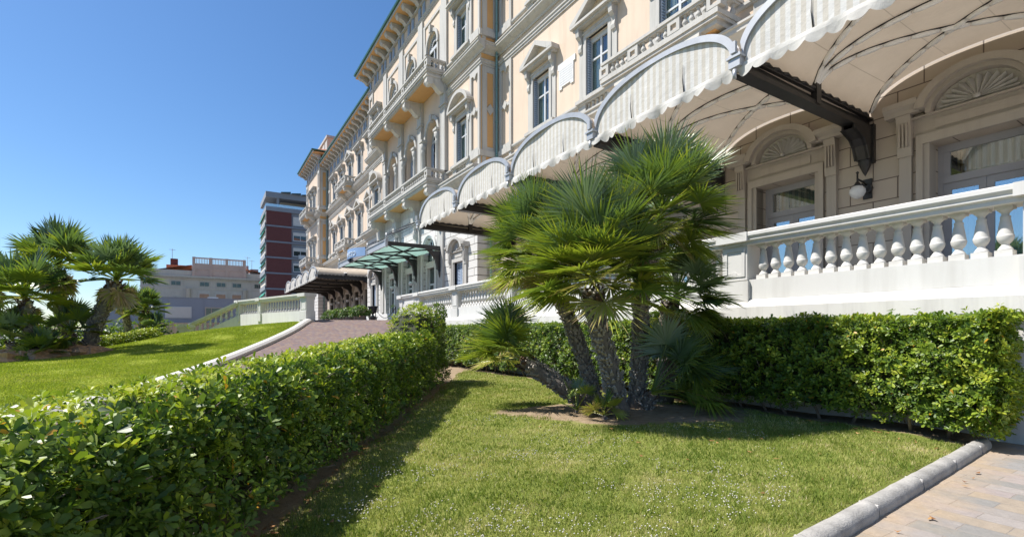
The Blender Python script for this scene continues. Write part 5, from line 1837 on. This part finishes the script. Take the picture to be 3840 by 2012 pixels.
def palm(label, pts, rad, hub, nf, Lp, Rf, lo=-40, nl=38, seed=0, wk=1.0, stub=1.0, aim=None, width=None, grp=None, dry=.04, droop=.5, tb=.0):
    """fan palm: pts = trunk axis; crown of nf fans at hub; aim=(azimuth vector, half width) limits a one-sided crown"""
    random.seed(seed)
    root = thing("palm_tree", label, "palm tree", pts[0], grp)
    P = [Vector(p) for p in pts]
    fine = []
    for k in range(len(P) - 1):
        for q in range(6): fine.append(P[k].lerp(P[k + 1], q / 6))
    fine.append(P[-1])
    for _ in range(3): fine = [fine[0]] + [(fine[i - 1] + fine[i] * 2 + fine[i + 1]) / 4 for i in range(1, len(fine) - 1)] + [fine[-1]]
    m = MB()
    m.tube(fine, [rad * (1.12 if i < 2 else .86) * random.uniform(.95, 1.05) for i in range(len(fine))], 12)
    L = sum((b - a).length for a, b in zip(fine, fine[1:]))
    ns = int(L / .03 * 9 * stub)
    for k in range(ns):
        t = (k + random.random()) / ns * (len(fine) - 1)
        i = min(int(t), len(fine) - 2); c = fine[i].lerp(fine[i + 1], t - i)
        ax = (fine[i + 1] - fine[i]).normalized()
        an = random.uniform(0, 2 * PI); o = ax.cross(Vector((math.cos(an), math.sin(an), .1))).normalized()
        s = ax.cross(o)
        ln, w = rad * random.uniform(.3, .7), rad * random.uniform(.13, .28)
        b = c + o * rad * .78
        tipp = b + (o * random.uniform(.45, .9) + ax * random.uniform(.5, 1.0)).normalized() * ln
        top = t / (len(fine) - 1)
        m.add([b - s * w, b + s * w, tipp + s * w * .55, tipp - s * w * .55, b + ax * ln * .45 + o * .01, tipp + ax * .02 - o * .025],
              [(0, 1, 2, 3), (3, 2, 5), (1, 4, 5, 2), (4, 0, 3, 5)], 2 if (top > .86 and random.random() < .8) else 1)
    obj("trunk", m, [BARK, STUB, FIBRE], root)
    F = Fans()
    hub = np.array(hub)
    base = np.array(P[-1])
    for i in range(nf):
        f = (i + .5) / nf
        el = R(86 - (86 - lo) * f ** .85 + random.uniform(-7, 7))
        if f > 1 - dry: el = R(random.uniform(-74, -42))
        az = i * 2.39996 + random.uniform(-.25, .25)
        if aim: az = math.atan2(aim[1], aim[0]) + random.uniform(-width, width)
        D = (math.cos(el) * math.cos(az), math.cos(el) * math.sin(az), math.sin(el))
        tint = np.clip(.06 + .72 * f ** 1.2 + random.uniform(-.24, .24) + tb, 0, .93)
        if f > 1 - dry: tint = random.uniform(.955, 1.0)
        h0 = base * (.35 + .5 * f) + hub * (.65 - .5 * f)
        kd = .5 if f > 1 - dry else 1.0
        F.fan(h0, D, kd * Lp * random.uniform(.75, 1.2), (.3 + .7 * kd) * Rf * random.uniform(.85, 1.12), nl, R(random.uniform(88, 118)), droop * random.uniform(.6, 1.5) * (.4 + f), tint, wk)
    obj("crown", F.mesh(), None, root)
    return root


def trunk_px(*pts):
    return [W((px - 1920) / 1840 * d, d, z) for px, d, z in pts]


G1 = "fan palms of the front clump"
palm("central front palm with a thick leaning trunk and the widest crown", trunk_px((2325, 7.25, -.02), (2290, 7.1, .7), (2235, 6.9, 1.4), (2225, 6.8, 1.8)), .145, W(1.12, 6.7, 2.5), 64, .64, .68, -18, 46, 1, grp=G1, droop=.25, tb=.06, dry=0)
palm("tallest palm of the front clump, straight trunk just behind the central one", trunk_px((2385, 7.9, -.02), (2400, 7.85, .9), (2408, 7.6, 2.0), (2465, 7.3, 2.7)), .135, W(2.22, 7.15, 3.3), 62, .62, .66, -30, 44, 2, grp=G1, tb=.0, droop=.3)
palm("palm at the back of the front clump leaning towards the glass canopy", trunk_px((2240, 8.1, -.02), (2190, 8.1, .8), (2120, 8.05, 1.6), (2040, 8.0, 2.3)), .125, W(.42, 7.95, 2.85), 52, .60, .64, -28, 42, 3, grp=G1, tb=.1, droop=.3)
palm("short dark palm of the front clump nearest the terrace pedestal", trunk_px((2490, 8.6, -.02), (2505, 8.5, .9), (2513, 8.3, 1.75)), .15, W(2.75, 7.95, 2.0), 34, .5, .55, -40, 40, 4, grp=G1, aim=(CS * .9, -SN * .9), width=1.9, tb=-.08)
palm("low palm of the front clump, trunk leaning almost to the grass", trunk_px((2270, 7.7, .02), (2160, 7.8, .22), (2040, 7.95, .55), (1960, 8.0, .78)), .14, W(-.05, 8.0, .95), 18, .5, .6, 5, 42, 5, grp=G1, aim=(-CS, SN), width=1.1, tb=.15, dry=0)
palm("trunkless shoot with long dusky fans spreading in front of the terrace hedge", trunk_px((2420, 7.75, -.02), (2425, 7.7, .12), (2440, 7.65, .25)), .12, W(2.2, 7.6, .4), 15, .8, .72, 8, 46, 6, grp=G1, aim=(CS, -SN), width=.75, dry=0, tb=-.15, droop=.9)
palm("small pale sucker left of the central palm trunk", trunk_px((2165, 7.35, .0), (2163, 7.34, .06)), .04, W(.97, 7.33, .1), 7, .3, .24, 10, 22, 7, grp=G1, wk=.8, stub=.4, tb=-.05, dry=.2)
palm("small yellow-green sucker at the foot of the central palm trunk", trunk_px((2268, 6.95, .0), (2266, 6.95, .05)), .04, W(1.3, 6.95, .08), 7, .2, .26, 10, 22, 8, grp=G1, wk=.8, stub=.4, tb=.5, dry=0)

G2 = "fan palms on the left mound"
def lp(label, base, hub, d, rad, nf, Lp, Rf, seed, mid=None, **kw):
    b = W((base[0] - 1920) / 1840 * d, d, 0); rb, db = (base[0] - 1920) / 1840 * d, d
    zb = Z(rb, db) - .05
    h = W((hub[0] - 1920) / 1840 * d, d, 1.25 + (1240 - hub[1]) / 1840 * d)
    t = (h[0], h[1], max(zb + .12, h[2] - .35))
    mpt = ((b[0] + t[0]) / 2, (b[1] + t[1]) / 2, (zb + t[2]) / 2)
    if mid: mpt = (b[0] + (t[0] - b[0]) * mid, b[1] + (t[1] - b[1]) * mid, mpt[2])
    palm(label, [(b[0], b[1], zb), mpt, t], rad, h, nf, Lp, Rf, seed=seed, wk=2.7, nl=28, droop=.35, grp=G2, stub=.5, **kw)
lp("left palm with the highest flat-topped crown", (250, 1330), (218, 975), 17.2, .2, 28, .85, .95, 11, lo=-14, dry=.28, tb=.05)
lp("left palm on a long leaning trunk, crown against the sky beside the far buildings", (322, 1325), (436, 1022), 17.0, .24, 30, .8, .92, 12, mid=.4, lo=-16, dry=.25, tb=.0)
lp("bright green left palm in front of the flat-topped one", (130, 1335), (90, 1085), 15.6, .2, 26, .75, .85, 13, lo=-18, dry=.12, tb=.12)
lp("low blue-green palm at the photo's left edge", (45, 1330), (45, 1240), 15.2, .14, 15, .6, .6, 14, lo=-10, dry=0, tb=-.15)
lp("low dark palm under the leaning trunk", (262, 1325), (268, 1215), 16.6, .15, 17, .6, .62, 15, lo=-20, dry=.05)
lp("small low palm among the rocks", (150, 1340), (165, 1290), 15.4, .1, 16, .4, .5, 16, lo=-5, dry=.05, tb=.05)
lp("palm partly out of frame behind the bright green one", (-30, 1325), (-20, 1040), 18, .2, 24, .7, .8, 17, lo=-20)
lp("far small palm with a yellowish crown, left of its pair", (492, 1262), (465, 1125), 24.5, .17, 30, .55, .6, 18, lo=-35, dry=.15, tb=.12)
lp("far small palm with a yellowish crown, right of its pair", (530, 1260), (545, 1140), 24.0, .17, 30, .55, .6, 19, lo=-35, dry=.15, tb=.1)
lp("tiny dark palm right of the far yellowish pair", (565, 1258), (580, 1215), 23.5, .1, 16, .4, .42, 20, lo=-20, dry=0, tb=-.1)

# rocks edging the left bed
ROCK = plain("ochre_rock", (.42, .26, .16), .9, 0, .35, 6, .6, 25)
for k, (px, py, s) in enumerate(((20, 1338, .55), (75, 1342, .5), (165, 1330, .38), (195, 1322, .5), (250, 1316, .34), (285, 1312, .5), (330, 1304, .42), (360, 1298, .36))):
    d = 14.7 + k * .3; r = (px - 1920) / 1840 * d
    c = W(r, d, Z(r, d)); rr = random.Random(k)
    vs, fs = [], []
    nu, nv = 10, 7
    for j in range(nv + 1):
        for i in range(nu):
            a, b = 2 * PI * i / nu, PI * j / nv
            q = s * (1 + .28 * math.sin(3 * a + k) * math.sin(b) + .2 * math.sin(5 * b + 2 * a + k)) * rr.uniform(.9, 1.08)
            vs.append((c[0] + q * math.sin(b) * math.cos(a), c[1] + q * math.sin(b) * math.sin(a), c[2] + .05 + .5 * q * math.cos(b)))
    for j in range(nv):
        for i in range(nu): fs.append((j * nu + i, j * nu + (i + 1) % nu, (j + 1) * nu + (i + 1) % nu, (j + 1) * nu + i))
    m = MB(); m.add(vs, fs)
    names = ("at the photo's left edge", "second from the photo's left edge", "small and low, third from the left", "broad, below the flat-topped palm", "narrow, left of the leaning trunk's foot", "at the foot of the leaning trunk", "right of the leaning trunk's foot", "last one, by the low leafy hedge")
    tag(obj("rock", m, ROCK), "rough ochre rock edging the palm bed, " + names[k], "rock", "rocks edging the left palm bed")

# ------------------------------------------------------------------ buildings behind
tw = thing("apartment_tower", "tall modern apartment tower with dark red brick face and grey floor bands", "building", (14, 108, 0))
TY, TX0, TX1, TX2 = 108.0, 10.0, 14.6, 26.0
FH = 3.13
GREYC = plain("grey_concrete", (.25, .265, .295), .8, 0, .12, .4)
REDB = blocks("dark_red_brick", (.155, .045, .04), (.11, .04, .035), (0, 2, None), .25, .08, .006, .2, .1)
m = MB(); m.box(TX0, TX2, TY + .3, TY + 11, -.3, 25.1); obj("wall", m, GREYC, tw)
zf = [25.1 - i * FH for i in range(8)]
for z in zf[:8]:
    m = MB(); m.box(TX0 + .0, TX1, TY, TY + .29, z - FH + .36, z); obj("brick_panel", m, REDB, tw)
    m = MB(); m.box(TX0 - .02, TX2, TY - .05, TY + .295, z - FH + .02, z - FH + .34); obj("floor_band", m, plain("pale_band", (.23, .235, .265), .8), tw)
m = MB(); m.box(TX0, TX0 + .001, TY, TY, 0, 0)
for i, z in enumerate(zf):
    a = MB(); a.box(TX1 + .3, TX1 + 3.1, TY + .2, TY + .299, z - 2.4, z - .75); a.box(TX1 + .25, TX1 + 3.15, TY + .12, TY + .298, z - 2.5, z - 2.4)
    w = obj("window", a, FRAMEW, tw)
    if i in (1, 2, 3, 4):
        a = MB()
        for k in (0, 1): a.box(TX1 + .45 + k * 1.32, TX1 + 1.63 + k * 1.32, TY + .17, TY + .198, z - 2.3, z - (1.4 if i < 3 else 1.2))
        obj("pane", a, PANE, w)
    a = MB(); a.box(TX1 + .35, TX1 + 3.05, TY + .15, TY + .196, z - (1.38 if 0 < i < 3 else (2.3 if i == 0 else 1.18)), z - .7); obj("roller_shutter", a, plain("cream_shutter", (.62, .58, .53), .7, 0, .05), w)
    a = MB(); a.box(TX1 + 4.4, TX1 + 8.5, TY + .2, TY + .299, z - 2.5, z - .6); w2 = obj("window", a, plain("cream_panel", (.52, .50, .48), .7), tw)
    a = MB(); a.box(TX1 + 4.6, TX1 + 8.3, TY + .16, TY + .198, z - 2.4, z - 1.8); obj("pane", a, PANE, w2)
    a = MB(); a.prism([(TX0, z - .4), (TX0 - .45, z - .95), (TX0 - .45, z - 1.15), (TX0, z - .6)], 1, TY + .8, TY + 10.5); obj("green_blind", a, plain("green_blind", (.04, .30, .22), .6), tw)
    a = MB(); a.box(TX0 - .12, TX0 - .001, TY + .6, TY + 10.6, z - 2.5, z - .6); w = obj("window", a, plain("cream_blind", (.70, .63, .54), .7), tw)
    a = MB(); a.box(TX0 - .25, TX0, TY + .1, TY + 10.9, z - FH + .0, z - FH + .3); a.box(TX0 - .25, TX0 - .18, TY + .1, TY + 10.9, z - FH + .3, z - FH + .9); obj("balcony", a, GREYC, tw)
a = MB(); a.box(TX1 + 3.4, TX1 + 4.1, TY + .1, TY + .3, 0, 24.9); obj("brick_panel", a, REDB, tw)
a = MB(); a.box(TX0 - .08, TX2, TY - .1, TY + 11.2, 25.1, 25.95); obj("penthouse_floor", a, GREYC, tw)
a = MB(); a.box(TX0 - .06, TX2, TY - .08, TY - .04, 25.95, 26.5); a.box(TX0 - .06, TX0 - .02, TY - .08, TY + 11, 25.95, 26.5); obj("railing", a, glass("railing_glass", (.3, .34, .4), .5, .2), tw)
a = MB(); a.box(TX0 + 3, TX2, TY + 3, TY + 10, 25.95, 27.75); obj("penthouse_wall", a, plain("penthouse_plaster", (.55, .52, .47), .8), tw)
for x in (TX0 + 1.9, TX0 + 9): a = MB(); a.box(x, x + .45, TY + .1, TY + .5, 25.95, 27.75); obj("pillar", a, GREYC, tw)
a = MB(); a.box(TX0 - .1, TX2, TY - .15, TY + 11.3, 27.75, 28.85); obj("roof_slab", a, GREYC, tw)
a = MB()
for k in range(5): a.prism([(TX0 + 2.6 + k * 1.9, 28.85), (TX0 + 4.4 + k * 1.9, 28.85), (TX0 + 4.4 + k * 1.9, 29.2), (TX0 + 2.6 + k * 1.9, 28.95)], 1, TY - .6, TY + 1.5)
obj("roof_panels", a, PANE, tw)
a = MB(); a.tube([(TX1 + 4.3, TY - .1, 0), (TX1 + 4.3, TY - .1, 28.9)], .22, 8); obj("flue", a, plain("flue_white", (.6, .61, .63), .6), tw)
for z in (zf[1] - 1.6, zf[2] - 1.7):
    a = MB()
    a.add([(TX1 + 3.6 + .6 * q * math.cos(t) , TY - .55 + (.3 * q * q), z + .6 * q * math.sin(t)) for q in (.02, .5, 1) for t in [2 * PI * i / 12 for i in range(12)]],
          [(j * 12 + i, j * 12 + (i + 1) % 12, (j + 1) * 12 + (i + 1) % 12, (j + 1) * 12 + i) for j in range(2) for i in range(12)])
    a.tube([(TX1 + 3.6, TY - .5, z), (TX1 + 3.6, TY + .3, z)], .06, 6)
    obj("satellite_dish", a, plain("salmon_dish", (.60, .36, .26), .6), tw)
a = MB(); a.box(TX1 + 1.3, TX1 + 2.6, TY - .25, TY + .19, zf[3] + FH - 2.95, zf[3] + FH - 2.15); obj("air_conditioner", a, FRAMEW, tw)

gb = thing("grey_annex", "low flat-roofed grey panelled building beyond the lawn", "building", (0, 85, 0))
m = MB(); m.box(-12.3, 13, 85, 95, 1.3, 6.0); m.box(-12.4, 13.1, 84.92, 95.1, 6.0, 6.08)
for k in range(6): m.box(-12.3 + k * 4.25 + 3.4, -12.3 + k * 4.25 + 3.46, 84.97, 85, 1.3, 6.0)
obj("wall", m, plain("grey_cladding", (.26, .285, .335), .6, 0, .06, .6), gb)
m = MB(); m.box(-11, 13, 86.2, 94, -.3, 1.3); obj("base_wall", m, plain("rust_plinth", (.34, .16, .08), .8), gb)
m = MB(); m.box(-5.0, -1.85, 84.9, 84.995, 3.1, 4.75); w = obj("window", m, FRAMEW, gb)
m = MB(); m.box(-4.85, -2.0, 84.86, 84.9, 3.2, 4.65); obj("roller_shutter", m, plain("cream_roller", (.60, .57, .52), .6, 0, .04), w)
m = MB(); m.box(-.2, 2.9, 84.9, 84.995, 3.2, 4.75); w = obj("window", m, plain("tan_frame", (.5, .42, .33), .6), gb)
m = MB(); m.box(-.08, .55, 84.86, 84.9, 3.3, 4.6); m.box(.65, 2.0, 84.86, 84.9, 3.3, 4.6); m.box(2.1, 2.8, 84.86, 84.9, 3.3, 4.6); obj("pane", m, PANE, w)
m = MB(); m.box(.1, 1.5, 86, 87, 6.08, 6.3); obj("roof_unit", m, FRAMEW, gb)

cb = thing("classical_building", "old stone building with small attic windows and a pink roof terrace behind the grey one", "building", (2, 125, 0))
CB = streaked("weathered_stone", (.54, .475, .415), (.38, .33, .28), .4)
Y = 125.0
m = MB(); m.box(-11.5, 14, Y, Y + 20, -.3, 12.6); obj("wall", m, CB, cb)
m = MB(); m.box(-12, 14.3, Y - .7, Y + 20, 12.6, 12.95); m.box(-11.7, 14.2, Y - .3, Y, 12.25, 12.6); m.box(-11.6, 14.1, Y - .05, Y + 19, 12.95, 14.1); m.box(-11.6, 14, Y - .1, Y, 10.3, 10.6)
for k in range(44): m.box(-11.6 + k * .59, -11.4 + k * .59, Y - .6, Y - .3, 12.4, 12.6)
obj("cornice", m, CB, cb)
PKW = plain("pink_terrace", (.60, .41, .345), .85, 0, .15, .6)
m = MB()
m.box(-2.6, 7.4, Y - .35, Y + 6, 12.96, 14.4); m.box(-2.7, 7.5, Y - .45, Y + 6.1, 14.4, 14.75); m.box(-2.6, 7.4, Y - .4, Y - .1, 14.75, 15.7); m.box(-2.6, 7.4, Y - .4, Y - .1, 16.75, 17.0)
for x in (-2.6, .5, 3.5, 6.9): m.box(x, x + .55, Y - .5, Y, 12.96, 17.05)
for k in range(33): m.box(-2.2 + k * .29, -2.08 + k * .29, Y - .32, Y - .2, 15.7, 16.75)
obj("roof_terrace", m, PKW, cb)
m = MB(); m.add([(-9, Y + .5, 14.1), (-2.7, Y + .5, 15.4), (-2.7, Y + 9, 15.6), (-9, Y + 9, 14.2)], [(0, 1, 2, 3)]); m.add([(7.5, Y + .5, 15.2), (14, Y + .5, 13.8), (14, Y + 9, 13.9), (7.5, Y + 9, 15.4)], [(0, 1, 2, 3)])
m.box(-7.3, -2.8, Y + 2.5, Y + 6, 14, 15.4); obj("roof", m, TILE, cb)
for x, h, mt in ((-6.6, 16.8, REDB), (7.7, 16.2, GREYC), (8.6, 15.5, GREYC)):
    m = MB(); m.box(x, x + (1.3 if h > 16.5 else .5 if h > 16 else 1.6), Y + 3, Y + 4.5, 14, h); m.tube([(x + .3, Y + 3.6, h), (x + .3, Y + 3.6, h + 2.2)], .04, 5); m.tube([(x - .3, Y + 3.6, h + 2), (x + .9, Y + 3.6, h + 1.9)], .03, 5); obj("chimney", m, mt, cb)
for x in (-10.2, -6.3, -1.2, 1.9, 4.9, 9.2): 
    m = MB(); m.box(x - .12, x + 1.72, Y - .06, Y - .001, 10.78, 11.82); w = obj("attic_window", m, plain("window_stone", (.5, .44, .38), .8), cb)
    m = MB(); m.box(x, x + .76, Y - .1, Y - .06, 10.9, 11.7); m.box(x + .84, x + 1.6, Y - .1, Y - .06, 10.9, 11.7); obj("pane", m, PANE, w)
for x in (-10.2, -6.3, 9.2):
    m = MB(); m.prism([(x - .6, 7.5), (x + 2.2, 7.5), (x + 2.2, 7.7), (x + .8, 8.4), (x - .6, 7.7)], 0, 0, 1) if False else m.prism([(x - .6, 7.5), (x + 2.2, 7.5), (x + 2.2, 7.7), (x + .8, 8.4), (x - .6, 7.7)], 1, Y - .4, Y); obj("pediment", m, plain("ochre_stone", (.45, .33, .24), .8), cb)
for x in (-1.5, 1.6, 4.6):
    m = MB(); m.box(x - .1, x + 2.2, Y - .15, Y - .001, 7.7, 9.4); m.box(x, x + 2.1, Y - .14, Y - .001, 9.4, 9.9); w = obj("window", m, plain("pale_surround", (.55, .49, .44), .8), cb)
    m = MB(); m.box(x + .2, x + 1.9, Y - .2, Y - .15, 7.9, 9.2); obj("blind_panel", m, plain("sandstone_panel", (.45, .26, .17), .8), w)
m = MB()
for x in (-3.3, 7.2): m.lathe(x, Y - .2, 0, [(.45, 0), (.42, 10.2), (.5, 10.3)], 10)
for x in (-4.6, 8.1): m.box(x, x + .3, Y - .12, Y, 0, 12.2)
obj("pilaster", m, CB, cb)

lw = MB(); a = W(-34, 40, 0); b = W(-24.5, 39, 0)
lw.add([(a[0], a[1], -.3), (b[0], b[1], -.3), (b[0], b[1], 1.28), (a[0], a[1], 1.28), (a[0] + .3, a[1] + .3, -.3), (b[0] + .3, b[1] + .3, -.3), (b[0] + .3, b[1] + .3, 1.28), (a[0] + .3, a[1] + .3, 1.28)],
       [(0, 1, 2, 3), (4, 7, 6, 5), (3, 2, 6, 7), (0, 4, 5, 1), (0, 3, 7, 4), (1, 5, 6, 2)])
tag(obj("low_wall", lw, WHITE), "low white wall behind the far small palms", "wall")
